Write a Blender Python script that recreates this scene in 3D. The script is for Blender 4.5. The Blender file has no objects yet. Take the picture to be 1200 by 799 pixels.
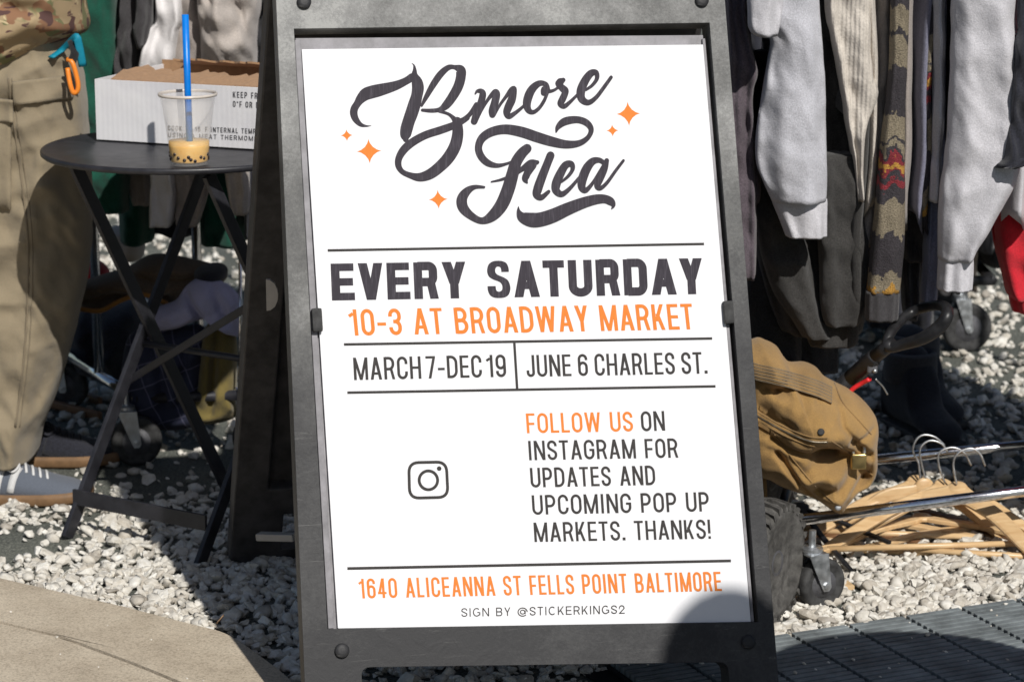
import bpy, bmesh, math, random
import numpy as np
from mathutils import Vector, noise
from mathutils.geometry import tessellate_polygon
R = math.radians
random.seed(7); rng = np.random.default_rng(7)
S = bpy.context.scene
COL = S.collection
# ------------------------------------------------------------------ camera, sky, sun, exposure
PITCH = R(12.7); CAMZ = 1.40; F = 3136.0; CX = 600.0; CY = 399.5
cd = bpy.data.cameras.new("camera"); cam = bpy.data.objects.new("camera", cd); COL.objects.link(cam)
cam.location = (0, 0, CAMZ); cam.rotation_euler = (R(90) - PITCH, 0, 0)
cd.sensor_width = 36; cd.lens = F / 1200 * 36; cd.clip_end = 2000; cd.clip_start = 0.05
cd.dof.use_dof = True; cd.dof.focus_distance = 3.95; cd.dof.aperture_fstop = 9
S.camera = cam
SUN_EL = 41.0; SUN_AZ = 22.0            # sun stands behind the camera, to its right
sdir = Vector((math.sin(R(SUN_AZ)) * math.cos(R(SUN_EL)), -math.cos(R(SUN_AZ)) * math.cos(R(SUN_EL)), math.sin(R(SUN_EL))))
w = bpy.data.worlds.new("World"); S.world = w; w.use_nodes = True
nt = w.node_tree; bg = nt.nodes["Background"]; sky = nt.nodes.new("ShaderNodeTexSky")
sky.sky_type = 'NISHITA'; sky.sun_disc = False; sky.sun_elevation = R(SUN_EL); sky.sun_rotation = R(180 - SUN_AZ)
sky.air_density = 1.0; sky.dust_density = 1.0
nt.links.new(sky.outputs[0], bg.inputs[0]); bg.inputs[1].default_value = 0.055
sl = bpy.data.lights.new("sun", 'SUN'); so = bpy.data.objects.new("sun", sl); COL.objects.link(so)
sl.energy = 4.2; sl.angle = R(0.6); sl.color = (1.0, 0.965, 0.91)
so.rotation_euler = sdir.to_track_quat('Z', 'Y').to_euler(); so.location = (3, -5, 6)
S.view_settings.view_transform = 'Standard'; S.view_settings.look = 'None'
S.view_settings.exposure = 0.0; S.view_settings.gamma = 1.0; S.view_settings.use_curve_mapping = False

# ------------------------------------------------------------------ helpers
fw = Vector((0, math.cos(PITCH), -math.sin(PITCH))); upv = Vector((0, math.sin(PITCH), math.cos(PITCH))); rt = Vector((1, 0, 0))
CAM = Vector((0, 0, CAMZ))
def ray(x, y): return fw + rt * ((x - CX) / F) - upv * ((y - CY) / F)
def at(x, y, Y):
    r = ray(x, y); return CAM + r * (Y / r.y)
def gp(x, y, z=0.0):
    r = ray(x, y); return CAM + r * ((z - CAMZ) / r.z)

def mat(name, build):
    m = bpy.data.materials.new(name); m.use_nodes = True
    n = m.node_tree; b = n.nodes["Principled BSDF"]; build(n, b); return m
def N(n, t, **k):
    o = n.nodes.new(t)
    for a, v in k.items():
        if a in o.inputs: o.inputs[a].default_value = v
        else: setattr(o, a, v)
    return o
def coords(n, scale=(1, 1, 1)):
    tc = n.nodes.new("ShaderNodeTexCoord"); mp = n.nodes.new("ShaderNodeMapping")
    mp.inputs["Scale"].default_value = scale; n.links.new(tc.outputs["Object"], mp.inputs[0]); return mp.outputs[0]
def ramp(n, fac, stops):
    r = n.nodes.new("ShaderNodeValToRGB"); e = r.color_ramp.elements
    while len(e) < len(stops): e.new(0.5)
    for i, (p, c) in enumerate(stops):
        e[i].position = p; e[i].color = (*c, 1)
    n.links.new(fac, r.inputs[0]); return r.outputs[0]
def bump(n, b, fac, strength, dist):
    bm_ = n.nodes.new("ShaderNodeBump"); bm_.inputs["Strength"].default_value = strength; bm_.inputs["Distance"].default_value = dist
    n.links.new(fac, bm_.inputs["Height"])
    prev = b.inputs["Normal"].links
    if prev: n.links.new(prev[0].from_socket, bm_.inputs["Normal"])
    n.links.new(bm_.outputs[0], b.inputs["Normal"])
def mul(c, f): return tuple(min(1, x * f) for x in c)

def fabric(name, c, heather=0.12, weave=900, rough=0.92, ribs=0, fuzz=0.5, blotch=0.12):
    def bld(n, b):
        v = coords(n)
        n1 = N(n, "ShaderNodeTexNoise", Scale=weave * 0.5, Detail=3.0); n.links.new(v, n1.inputs["Vector"])
        n2 = N(n, "ShaderNodeTexNoise", Scale=14.0, Detail=4.0); n.links.new(v, n2.inputs["Vector"])
        c1 = ramp(n, n1.outputs[0], [(0.3, mul(c, 1 - heather * 1.6)), (0.7, mul(c, 1 + heather))])
        c2 = ramp(n, n2.outputs[0], [(0.3, (1 - blotch,) * 3), (0.7, (1, 1, 1))])
        mx = N(n, "ShaderNodeMixRGB", blend_type='MULTIPLY'); mx.inputs[0].default_value = 1
        n.links.new(c1, mx.inputs[1]); n.links.new(c2, mx.inputs[2]); n.links.new(mx.outputs[0], b.inputs["Base Color"])
        b.inputs["Roughness"].default_value = rough; b.inputs["Sheen Weight"].default_value = 0.15; b.inputs["Sheen Roughness"].default_value = 0.6
        b.inputs["Specular IOR Level"].default_value = 0.2
        bump(n, b, n1.outputs[0], fuzz, 0.0012)
        n3 = N(n, "ShaderNodeTexNoise", Scale=60.0, Detail=3.0); n.links.new(v, n3.inputs["Vector"]); bump(n, b, n3.outputs[0], 0.35, 0.004)
        if ribs:
            wv = N(n, "ShaderNodeTexWave", Scale=float(ribs), bands_direction='X'); n.links.new(v, wv.inputs["Vector"])
            bump(n, b, wv.outputs[0], 0.7, 0.0015)
    return mat(name, bld)
def plastic(name, c, rough=0.45, scuff=0.3, spec=0.5, sc=40, col2=None):
    def bld(n, b):
        v = coords(n)
        if name == 'grey_grate_paint':
            oi = n.nodes.new('ShaderNodeObjectInfo'); va = N(n, 'ShaderNodeVectorMath', operation='ADD'); n.links.new(v, va.inputs[0]); n.links.new(oi.outputs['Location'], va.inputs[1]); v = va.outputs[0]
        n1 = N(n, "ShaderNodeTexNoise", Scale=float(sc), Detail=6.0, Roughness=0.65); n.links.new(v, n1.inputs["Vector"])
        cc = col2 or mul(c, 1 + scuff * 2)
        n.links.new(ramp(n, n1.outputs[0], [(0.35, c), (0.75, cc)]), b.inputs["Base Color"])
        r = N(n, "ShaderNodeMapRange"); n.links.new(n1.outputs[0], r.inputs[0]); r.inputs[3].default_value = rough - 0.1; r.inputs[4].default_value = rough + 0.2
        n.links.new(r.outputs[0], b.inputs["Roughness"]); b.inputs["Specular IOR Level"].default_value = spec
        bump(n, b, n1.outputs[0], 0.15, 0.002)
    return mat(name, bld)
def metal(name, c, rough=0.15, sc=60):
    def bld(n, b):
        b.inputs["Metallic"].default_value = 1; v = coords(n)
        n1 = N(n, "ShaderNodeTexNoise", Scale=float(sc), Detail=5.0); n.links.new(v, n1.inputs["Vector"])
        n.links.new(ramp(n, n1.outputs[0], [(0.3, mul(c, 0.8)), (0.6, c)]), b.inputs["Base Color"])
        r = N(n, "ShaderNodeMapRange"); n.links.new(n1.outputs[0], r.inputs[0]); r.inputs[3].default_value = rough * 0.5; r.inputs[4].default_value = rough * 1.8
        n.links.new(r.outputs[0], b.inputs["Roughness"])
    return mat(name, bld)

# --- objects
class Thing:
    pass
def tag(o, label=None, cat=None, group=None, kind=None):
    if label: o["label"] = label
    if cat: o["category"] = cat
    if group: o["group"] = group
    if kind: o["kind"] = kind
    return o
def thing(name, loc, label, cat, group=None):
    o = bpy.data.objects.new(name, None); COL.objects.link(o); o.location = loc; o.empty_display_size = 0.05
    return tag(o, label, cat, group)
def wloc(o):
    l = Vector(o.location)
    while o.parent: o = o.parent; l += Vector(o.location)
    return l
def part(name, vs, fs, m, parent=None, smooth=True, loc=None, uvs=None):
    """world-space vertices -> one mesh object, child of parent (origin at loc or the vertex mean)"""
    vs = [Vector(v) for v in vs]
    c = Vector(loc) if loc is not None else sum(vs, Vector()) / len(vs)
    me = bpy.data.meshes.new(name); me.from_pydata([tuple(v - c) for v in vs], [], fs); me.update()
    if smooth: me.polygons.foreach_set("use_smooth", [True] * len(me.polygons))
    me.materials.append(m)
    o = bpy.data.objects.new(name, me); COL.objects.link(o)
    if parent is not None:
        o.parent = parent; o.location = c - wloc(parent)
    else: o.location = c
    return o
def join(*gs):
    V = []; Fc = []
    for v, f in gs:
        k = len(V); V += list(v); Fc += [tuple(i + k for i in q) for q in f]
    return V, Fc
def cr(p, sub=6, closed=False):
    """Catmull-Rom through tuples of any length"""
    p = [np.array(q, float) for q in p]; n = len(p); out = []
    rngs = range(n if closed else n - 1)
    for i in rngs:
        a = p[(i - 1) % n] if closed or i > 0 else p[0]; b = p[i]; c = p[(i + 1) % n]
        d = p[(i + 2) % n] if closed or i + 2 < n else p[-1]
        if np.allclose(b, c): continue                      # a doubled point is a sharp corner
        for k in range(sub):
            t = k / sub
            out.append(0.5 * (2 * b + (c - a) * t + (2 * a - 5 * b + 4 * c - d) * t * t + (3 * b - a - 3 * c + d) * t ** 3))
    if not closed: out.append(p[-1])
    return out
def tube(pts, r, seg=10, caps=True, flat=1.0):
    pts = [Vector(p) for p in pts]; n = len(pts); V = []; Fc = []
    rr = r if hasattr(r, '__len__') else [r] * n
    nrm = None
    for i, p in enumerate(pts):
        t = (pts[min(i + 1, n - 1)] - pts[max(i - 1, 0)]).normalized()
        if nrm is None:
            a = Vector((0, 0, 1)) if abs(t.z) < 0.9 else Vector((0, 1, 0))
            nrm = t.cross(a).normalized()
        nrm = (nrm - t * nrm.dot(t)).normalized(); bn = t.cross(nrm)
        for k in range(seg):
            a = 2 * math.pi * k / seg; V.append(p + (nrm * math.cos(a) + bn * math.sin(a) * flat) * rr[i])
    for i in range(n - 1):
        for k in range(seg):
            k2 = (k + 1) % seg; Fc.append((i * seg + k, i * seg + k2, (i + 1) * seg + k2, (i + 1) * seg + k))
    if caps: Fc.append(tuple(range(seg))[::-1]); Fc.append(tuple((n - 1) * seg + k for k in range(seg)))
    return V, Fc
def box(c, sx, sy, sz, ax=None, bev=0.0):
    """box centred at c with axes ax (3 vectors)"""
    ax = ax or (Vector((1, 0, 0)), Vector((0, 1, 0)), Vector((0, 0, 1))); c = Vector(c)
    bm_ = bmesh.new(); bmesh.ops.create_cube(bm_, size=1)
    for v in bm_.verts: v.co = Vector((v.co.x * sx, v.co.y * sy, v.co.z * sz))
    if bev: bmesh.ops.bevel(bm_, geom=bm_.edges[:], offset=bev, segments=2, profile=0.7, affect='EDGES')
    bm_.verts.index_update()
    V = [c + ax[0] * v.co.x + ax[1] * v.co.y + ax[2] * v.co.z for v in bm_.verts]; Fc = [tuple(v.index for v in f.verts) for f in bm_.faces]
    bm_.free(); return V, Fc
def bar(a, b, wd, th, side=None, bev=0.002):
    a = Vector(a); b = Vector(b); z = (b - a); L = z.length; z.normalize()
    s = Vector(side) if side else (Vector((0, 0, 1)) if abs(z.z) < .9 else Vector((1, 0, 0)))
    x = s - z * s.dot(z); x.normalize(); y = z.cross(x)
    return box((a + b) / 2, wd, th, L, (x, y, z), bev)
def lathe(prof, c, axis=(0, 0, 1), seg=40, caps=True):
    """prof: (radius, height) list"""
    z = Vector(axis).normalized(); x = z.orthogonal().normalized(); y = z.cross(x); c = Vector(c); V = []; Fc = []
    for r, h in prof:
        for k in range(seg):
            a = 2 * math.pi * k / seg; V.append(c + z * h + (x * math.cos(a) + y * math.sin(a)) * r)
    for i in range(len(prof) - 1):
        for k in range(seg):
            k2 = (k + 1) % seg; Fc.append((i * seg + k, i * seg + k2, (i + 1) * seg + k2, (i + 1) * seg + k))
    if caps: Fc.append(tuple(range(seg))[::-1]); Fc.append(tuple((len(prof) - 1) * seg + k for k in range(seg)))
    return V, Fc
def nz(x, y, z=0.0): return noise.noise(Vector((x, y, z)))
def interp(rows, t):
    ys = [r[0] for r in rows]; return [float(np.interp(t, ys, [r[i] for r in rows])) for i in range(len(rows[0]))]

def drape(rows, Y, thick, seed=0, amp=0.5, folds=5, wr=0.004, step=5.0, seg=56, hollow=True, slant=0.0, py=0.0):
    """closed cloth tube: rows = (pixel row, left, right) traced at distance Y; real depth `thick`"""
    rows = sorted(rows); y0, y1 = rows[0][0], rows[-1][0]; n = max(4, int((y1 - y0) / step)); V = []; Fc = []
    c3 = cr(rows, 5); rr = sorted([tuple(q) for q in c3])
    ph = [random.Random(seed * 31 + i).uniform(0, 6.28) for i in range(6)]
    rings = [y0 + (y1 - y0) * i / n for i in range(n + 1)]
    tot = rings + ([y1 - 1.5, y1 - 14] if hollow else [])
    for j, yy in enumerate(tot):
        _, xl, xr = interp(rr, yy); a = (xr - xl) / 2; xc = (xl + xr) / 2
        sh = 1.0 if j <= n else (0.93 if j == n + 1 else 0.8)
        P = at(xc, yy, Y); px = Y / F / math.cos(0.06); hw = a * px * 1.02 * sh; hd = thick * sh
        for k in range(seg):
            th = 2 * math.pi * k / seg
            f = 0
            for q in range(3):
                f += math.sin((folds + q * 2) * th + ph[q] + 1.6 * nz(yy * 0.012 * (q + 1), seed * 3.1 + q)) / (1.5 + q)
            f = abs(f) ** 0.8 * (1 if f > 0 else -1)
            cx_ = math.cos(th); sx_ = math.sin(th)
            ex = abs(cx_) ** 0.8 * (1 if cx_ > 0 else -1); ey = abs(sx_) ** 0.8 * (1 if sx_ > 0 else -1)
            x = hw * ex * (1 + 0.05 * f * amp); d = hd * ey * (1 + 0.38 * f * amp)
            w1 = nz(P.x * 22 + x * 22, P.z * 17 + seed, seed * 1.7 + ey) + 0.6 * nz(P.x * 40 + x * 50, P.z * 34 + seed + x * 40, seed)
            rg = 1 - 2.4 * abs(nz((P.x + x) * 7 + P.z * 5 + seed * 2.3, P.z * 13 - (P.x + x) * 6, seed * .7 + ey * .3))
            d += (wr * w1 * 1.6 + wr * 1.1 * rg) * (1 if sx_ > 0 else -1)
            V.append(Vector((P.x + x, P.y + d, P.z + slant * (x / max(hw, 1e-4)) + 0.3 * wr * w1 + py * d)))
    m = len(tot)
    for i in range(m - 1):
        for k in range(seg):
            k2 = (k + 1) % seg; Fc.append((i * seg + k, i * seg + k2, (i + 1) * seg + k2, (i + 1) * seg + k))
    Fc.append(tuple(range(seg))[::-1]); Fc.append(tuple((m - 1) * seg + k for k in range(seg)))
    return V, Fc

def blob(outline, Y, thick, creases=(), lumps=(), wr=0.004, wsc=20, seed=0, rings=34, sub=5, pw=2.4, back=0.7, ctr=None, ytilt=0.0, xtilt=0.0):
    """inflated closed solid whose silhouette is `outline` (pixels) at distance Y.
    creases: (polyline px, width px, depth m); lumps: (x, y, radius px, height m)"""
    pts = cr(outline, sub, True); cx_ = ctr[0] if ctr else sum(p[0] for p in pts) / len(pts); cy_ = ctr[1] if ctr else sum(p[1] for p in pts) / len(pts)
    n = len(pts); V = []; Fc = []
    cs = [([np.array(a, float) for a in pl], wd, dp) for pl, wd, dp in creases]
    def dep(x, y, r, side):
        d = thick * (max(0, 1 - r ** pw)) ** 0.5 * (1 if side < 0 else back)
        if side < 0:
            P = at(x, y, Y); e = min(1, (1 - r) * 5)
            w1 = nz(P.x * wsc, P.z * wsc + seed, seed) + 0.5 * nz(P.x * wsc * 2.3, P.z * wsc * 2.3, seed + 5)
            ridge = 1 - 2 * abs(nz(P.x * wsc * .6 + seed, P.z * wsc * .9 - P.x * wsc * .5, seed + 9))
            d += wr * (w1 + 0.8 * ridge) * e
            for pl, wd, dp in cs:
                b = 1e9; q = np.array([x, y])
                for i in range(len(pl) - 1):
                    ab = pl[i + 1] - pl[i]; t = min(1, max(0, float((q - pl[i]) @ ab) / float(ab @ ab))); b = min(b, float(np.linalg.norm(q - pl[i] - ab * t)))
                d -= dp * math.exp(-(b / wd) ** 2) * min(1, e * 1.5)
            for lx, ly, lr, lh in lumps:
                d += lh * math.exp(-((x - lx) ** 2 + (y - ly) ** 2) / lr ** 2) * e
        return d
    for side in (-1, 1):
        for j in range(rings):
            r = j / rings
            for i in range(n if j else 1):
                x = cx_ + (pts[i][0] - cx_) * r; y = cy_ + (pts[i][1] - cy_) * r
                P = at(x, y, Y + ytilt * (y - cy_) + xtilt * (x - cx_)); V.append(P + Vector((0, side * dep(x, y, r, side), 0)))
        if side < 0: off = len(V)
    rim = len(V)
    for i in range(n):
        V.append(at(pts[i][0], pts[i][1], Y + ytilt * (pts[i][1] - cy_) + xtilt * (pts[i][0] - cx_)))
    for s, o in ((0, 0), (1, off)):
        ring = lambda j, i: (o if j == 0 else (rim + i % n if j == rings else o + 1 + (j - 1) * n + i % n))
        for j in range(rings):
            for i in range(n):
                q = (ring(j, i), ring(j + 1, i), ring(j + 1, i + 1), ring(j, i + 1)) if j else (o, ring(1, i), ring(1, i + 1))
                Fc.append(q if s == 0 else q[::-1])
    return V, Fc
def tess(loops):
    """tessellate at a comfortable scale: the filler merges points that lie closer than its fixed threshold"""
    return tessellate_polygon([[Vector((p[0] * 1000, p[1] * 1000, 0)) for p in lp] for lp in loops])
def ears(p):
    """plain ear clipping of one simple outline"""
    n = len(p); idx = list(range(n)); A_ = sum(p[i].x * p[(i + 1) % n].y - p[(i + 1) % n].x * p[i].y for i in range(n))
    if A_ < 0: idx.reverse()
    cr2 = lambda a, b, c: (b.x - a.x) * (c.y - a.y) - (b.y - a.y) * (c.x - a.x); T = []; i = 0; guard = 0
    while len(idx) > 3 and guard < 2 * len(idx) + 5:
        m_ = len(idx); a, b, c = idx[(i - 1) % m_], idx[i % m_], idx[(i + 1) % m_]
        ok = cr2(p[a], p[b], p[c]) > 0
        if ok:
            for k in idx:
                if k in (a, b, c): continue
                if cr2(p[a], p[b], p[k]) >= 0 and cr2(p[b], p[c], p[k]) >= 0 and cr2(p[c], p[a], p[k]) >= 0: ok = False; break
        if ok: T.append((a, b, c)); idx.pop(i % m_); guard = 0; i = (i - 1) % len(idx)
        else: i = (i + 1) % m_; guard += 1
    T.append(tuple(idx[:3])); return T
def fix(o):
    bm_ = bmesh.new(); bm_.from_mesh(o.data); bmesh.ops.recalc_face_normals(bm_, faces=bm_.faces[:]); bm_.to_mesh(o.data); bm_.free(); return o
def bevelmod(o, wd, seg=2, ang=35):
    m = o.modifiers.new("bevel", 'BEVEL'); m.width = wd; m.segments = seg; m.limit_method = 'ANGLE'; m.angle_limit = R(ang); return o

# ------------------------------------------------------------------ materials
def concrete_bld(n, b):
    v = coords(n)
    a = N(n, "ShaderNodeTexNoise", Scale=9.0, Detail=5.0); n.links.new(v, a.inputs["Vector"])
    s = N(n, "ShaderNodeTexNoise", Scale=260.0, Detail=4.0, Roughness=0.7); n.links.new(v, s.inputs["Vector"])
    vo = N(n, "ShaderNodeTexVoronoi", Scale=55.0); n.links.new(v, vo.inputs["Vector"])
    c1 = ramp(n, a.outputs[0], [(0.28, (0.36, 0.30, 0.225)), (0.42, (0.48, 0.405, 0.305)), (0.7, (0.58, 0.50, 0.385))])
    c2 = ramp(n, s.outputs[0], [(0.32, (0.62, 0.6, 0.58)), (0.5, (1, 1, 1)), (0.72, (1.25, 1.25, 1.25))])
    m1 = N(n, "ShaderNodeMixRGB", blend_type='MULTIPLY'); m1.inputs[0].default_value = 1; n.links.new(c1, m1.inputs[1]); n.links.new(c2, m1.inputs[2])
    sp = ramp(n, vo.outputs["Distance"], [(0.04, (0.35, 0.32, 0.3)), (0.09, (1, 1, 1))])
    gate = N(n, "ShaderNodeTexNoise", Scale=31.0); n.links.new(v, gate.inputs["Vector"])
    g = ramp(n, gate.outputs[0], [(0.55, (0, 0, 0)), (0.6, (1, 1, 1))])
    m2 = N(n, "ShaderNodeMixRGB", blend_type='MULTIPLY'); n.links.new(g, m2.inputs[0]); n.links.new(m1.outputs[0], m2.inputs[1]); n.links.new(sp, m2.inputs[2])
    n.links.new(m2.outputs[0], b.inputs["Base Color"]); b.inputs["Roughness"].default_value = 0.92
    bump(n, b, s.outputs[0], 0.5, 0.0025); bump(n, b, a.outputs[0], 0.2, 0.01)
M = {}
M['concrete'] = mat("tan_concrete", concrete_bld)
def ground_bld(n, b):
    v = coords(n)
    a = N(n, "ShaderNodeTexNoise", Scale=5.0, Detail=6.0); n.links.new(v, a.inputs["Vector"])
    vo = N(n, "ShaderNodeTexVoronoi", Scale=120.0); n.links.new(v, vo.inputs["Vector"])
    s = N(n, "ShaderNodeTexNoise", Scale=200.0, Detail=5.0, Roughness=0.7); n.links.new(v, s.inputs["Vector"])
    c1 = ramp(n, s.outputs[0], [(0.32, (0.035, 0.038, 0.035)), (0.52, (0.13, 0.14, 0.125)), (0.7, (0.3, 0.3, 0.27))])
    c2 = ramp(n, a.outputs[0], [(0.35, (0.65, 0.66, 0.64)), (0.65, (1.1, 1.08, 1.02))])
    m1 = N(n, "ShaderNodeMixRGB", blend_type='MULTIPLY'); m1.inputs[0].default_value = 1; n.links.new(c1, m1.inputs[1]); n.links.new(c2, m1.inputs[2])
    n.links.new(m1.outputs[0], b.inputs["Base Color"]); b.inputs["Roughness"].default_value = 0.95
    bump(n, b, vo.outputs["Distance"], 0.8, 0.004); bump(n, b, s.outputs[0], 0.8, 0.004)
M['ground'] = mat("grey_grit", ground_bld)
def stone_bld(n, b):
    v = coords(n)
    at_ = n.nodes.new("ShaderNodeAttribute"); at_.attribute_name = "tone"
    s = N(n, "ShaderNodeTexNoise", Scale=110.0, Detail=4.0); n.links.new(v, s.inputs["Vector"])
    c1 = ramp(n, at_.outputs["Fac"], [(0.0, (0.15, 0.14, 0.13)), (0.1, (0.36, 0.33, 0.29)), (0.25, (0.48, 0.44, 0.38)), (0.6, (0.62, 0.59, 0.53)), (1.0, (0.76, 0.74, 0.69))])
    c2 = ramp(n, s.outputs[0], [(0.3, (0.8, 0.78, 0.74)), (0.6, (1, 1, 1))])
    m1 = N(n, "ShaderNodeMixRGB", blend_type='MULTIPLY'); m1.inputs[0].default_value = 1; n.links.new(c1, m1.inputs[1]); n.links.new(c2, m1.inputs[2])
    n.links.new(m1.outputs[0], b.inputs["Base Color"]); b.inputs["Roughness"].default_value = 0.75
    bump(n, b, s.outputs[0], 0.5, 0.003)
M['stone'] = mat("white_gravel_stone", stone_bld)
M['grate'] = plastic("grey_grate_paint", (0.105, 0.118, 0.122), 0.6, 0.8, 0.35, 14)
M['pit'] = plastic("pit_dark", (0.015, 0.015, 0.016), 0.9, 0.3, 0.1, 30)
M['chrome'] = metal("chrome", (0.82, 0.82, 0.84), 0.10, 200)
M['zinc'] = metal("zinc_plate", (0.6, 0.62, 0.64), 0.4, 80)
M['rubber'] = plastic("black_rubber", (0.022, 0.022, 0.022), 0.7, 1.2, 0.3, 60)
M['tyre'] = plastic("dusty_tyre_rubber", (0.05, 0.048, 0.045), 0.8, 1.0, 0.2, 60)
M['blackplastic'] = plastic("black_plastic", (0.010, 0.010, 0.011), 0.38, 0.8, 0.4, 50)
M['hubplastic'] = plastic("grey_hub", (0.06, 0.06, 0.065), 0.5, 0.5, 0.4, 50)
M['redplastic'] = plastic("red_plastic", (0.62, 0.02, 0.025), 0.35, 0.2, 0.5, 50)
M['tablemetal'] = plastic("dark_table_paint", (0.014, 0.014, 0.017), 0.38, 0.7, 0.45, 25)
M['darkfabric'] = fabric("black_nylon", (0.016, 0.016, 0.018), 0.2)
def frame_bld(n, b):
    v = coords(n)
    a = N(n, "ShaderNodeTexNoise", Scale=3.2, Detail=9.0, Roughness=0.72); n.links.new(v, a.inputs["Vector"])
    v2 = coords(n, (60, 60, 700)); st = N(n, "ShaderNodeTexNoise", Scale=1.0, Detail=4.0); n.links.new(v2, st.inputs["Vector"])
    s = N(n, "ShaderNodeTexNoise", Scale=220.0, Detail=5.0, Roughness=0.8); n.links.new(v, s.inputs["Vector"])
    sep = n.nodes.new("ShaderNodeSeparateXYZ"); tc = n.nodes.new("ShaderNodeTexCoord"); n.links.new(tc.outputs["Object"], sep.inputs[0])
    # frame colour runs from lighter grey at the top to blacker plastic lower down
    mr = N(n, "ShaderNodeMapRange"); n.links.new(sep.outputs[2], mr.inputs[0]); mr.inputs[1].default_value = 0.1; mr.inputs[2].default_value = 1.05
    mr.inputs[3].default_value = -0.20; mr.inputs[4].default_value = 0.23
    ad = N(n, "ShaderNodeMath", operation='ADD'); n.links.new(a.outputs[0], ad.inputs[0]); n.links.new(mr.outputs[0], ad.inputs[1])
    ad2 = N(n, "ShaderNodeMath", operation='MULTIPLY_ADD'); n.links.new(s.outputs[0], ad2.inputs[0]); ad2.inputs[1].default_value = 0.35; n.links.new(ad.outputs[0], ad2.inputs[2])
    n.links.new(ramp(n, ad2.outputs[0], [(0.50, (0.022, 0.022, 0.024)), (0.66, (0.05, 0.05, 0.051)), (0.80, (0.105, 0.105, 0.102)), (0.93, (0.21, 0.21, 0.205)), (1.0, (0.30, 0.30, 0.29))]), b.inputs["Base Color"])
    b.inputs["Roughness"].default_value = 0.55; b.inputs["Specular IOR Level"].default_value = 0.35
    v3 = coords(n, (9, 9, 130)); sc_ = N(n, "ShaderNodeTexNoise", Scale=1.0, Detail=8.0, Roughness=.75, Distortion=1.2); n.links.new(v3, sc_.inputs["Vector"])
    sg = ramp(n, sc_.outputs[0], [(.60, (0, 0, 0)), (.72, (.35, .35, .35))]); bc = b.inputs["Base Color"].links[0].from_socket
    mx = N(n, "ShaderNodeMixRGB"); n.links.new(sg, mx.inputs[0]); n.links.new(bc, mx.inputs[1]); mx.inputs[2].default_value = (.28, .275, .265, 1); n.links.new(mx.outputs[0], b.inputs["Base Color"])
    wv = N(n, "ShaderNodeTexNoise", Scale=30.0, Detail=2.0, Distortion=2.0); n.links.new(v, wv.inputs["Vector"])
    bump(n, b, s.outputs[0], 0.25, 0.0012); bump(n, b, wv.outputs[0], 0.12, 0.003)
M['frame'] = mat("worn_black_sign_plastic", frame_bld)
M['framedark'] = plastic("dark_sign_plastic", (0.03, 0.028, 0.028), 0.5, 0.8, 0.4, 30)
M['channel'] = plastic("grey_channel", (0.16, 0.155, 0.165), 0.5, 0.5, 0.4, 30)
def sheet_bld(n, b):
    v = coords(n); a = N(n, "ShaderNodeTexNoise", Scale=12.0, Detail=5.0); n.links.new(v, a.inputs["Vector"])
    n.links.new(ramp(n, a.outputs[0], [(0.3, (0.715, 0.72, 0.745)), (0.5, (0.745, 0.745, 0.765))]), b.inputs["Base Color"])
    b.inputs["Roughness"].default_value = 0.5; b.inputs["Specular IOR Level"].default_value = 0.2
    sc = N(n, "ShaderNodeTexNoise", Scale=26.0, Detail=9.0, Roughness=.8); n.links.new(v, sc.inputs["Vector"]); sg = ramp(n, sc.outputs[0], [(.66, (0, 0, 0)), (.74, (.35, .35, .35))])
    bc = b.inputs["Base Color"].links[0].from_socket; mx = N(n, "ShaderNodeMixRGB"); n.links.new(sg, mx.inputs[0]); n.links.new(bc, mx.inputs[1]); mx.inputs[2].default_value = (.5, .49, .47, 1); n.links.new(mx.outputs[0], b.inputs["Base Color"])
    wp = N(n, "ShaderNodeTexNoise", Scale=5.0, Detail=2.0); n.links.new(v, wp.inputs["Vector"]); bump(n, b, wp.outputs[0], .25, .02)
    wv = N(n, "ShaderNodeTexWave", Scale=50.0, bands_direction='X'); n.links.new(v, wv.inputs["Vector"]); bump(n, b, wv.outputs[0], 0.05, 0.0006)
M['sheet'] = mat("white_corrugated_plastic", sheet_bld)
def ink(name, c, c2):
    def bld(n, b):
        v = coords(n, (420, 40, 40)); a = N(n, "ShaderNodeTexNoise", Scale=1.0, Detail=3.0); n.links.new(v, a.inputs["Vector"])
        n.links.new(ramp(n, a.outputs[0], [(0.5, c), (0.78, c2)]), b.inputs["Base Color"]); b.inputs["Roughness"].default_value = 0.6; b.inputs["Specular IOR Level"].default_value = 0.12
    return mat(name, bld)
M['ink'] = ink("charcoal_ink", (0.038, 0.033, 0.042), (0.08, 0.072, 0.088))
M['ink2'] = ink("dark_grey_ink", (0.042, 0.039, 0.038), (0.06, 0.056, 0.053))
M['orange'] = ink("orange_ink", (0.70, 0.20, 0.035), (0.74, 0.235, 0.055))

# ------------------------------------------------------------------ setting: ground, gravel, pavement, grate
part("ground", [(-150, -60, 0), (150, -60, 0), (150, 300, 0), (-150, 300, 0)], [(0, 1, 2, 3)], M['ground'], smooth=False, loc=(0, 0, 0))["kind"] = "structure"
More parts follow.
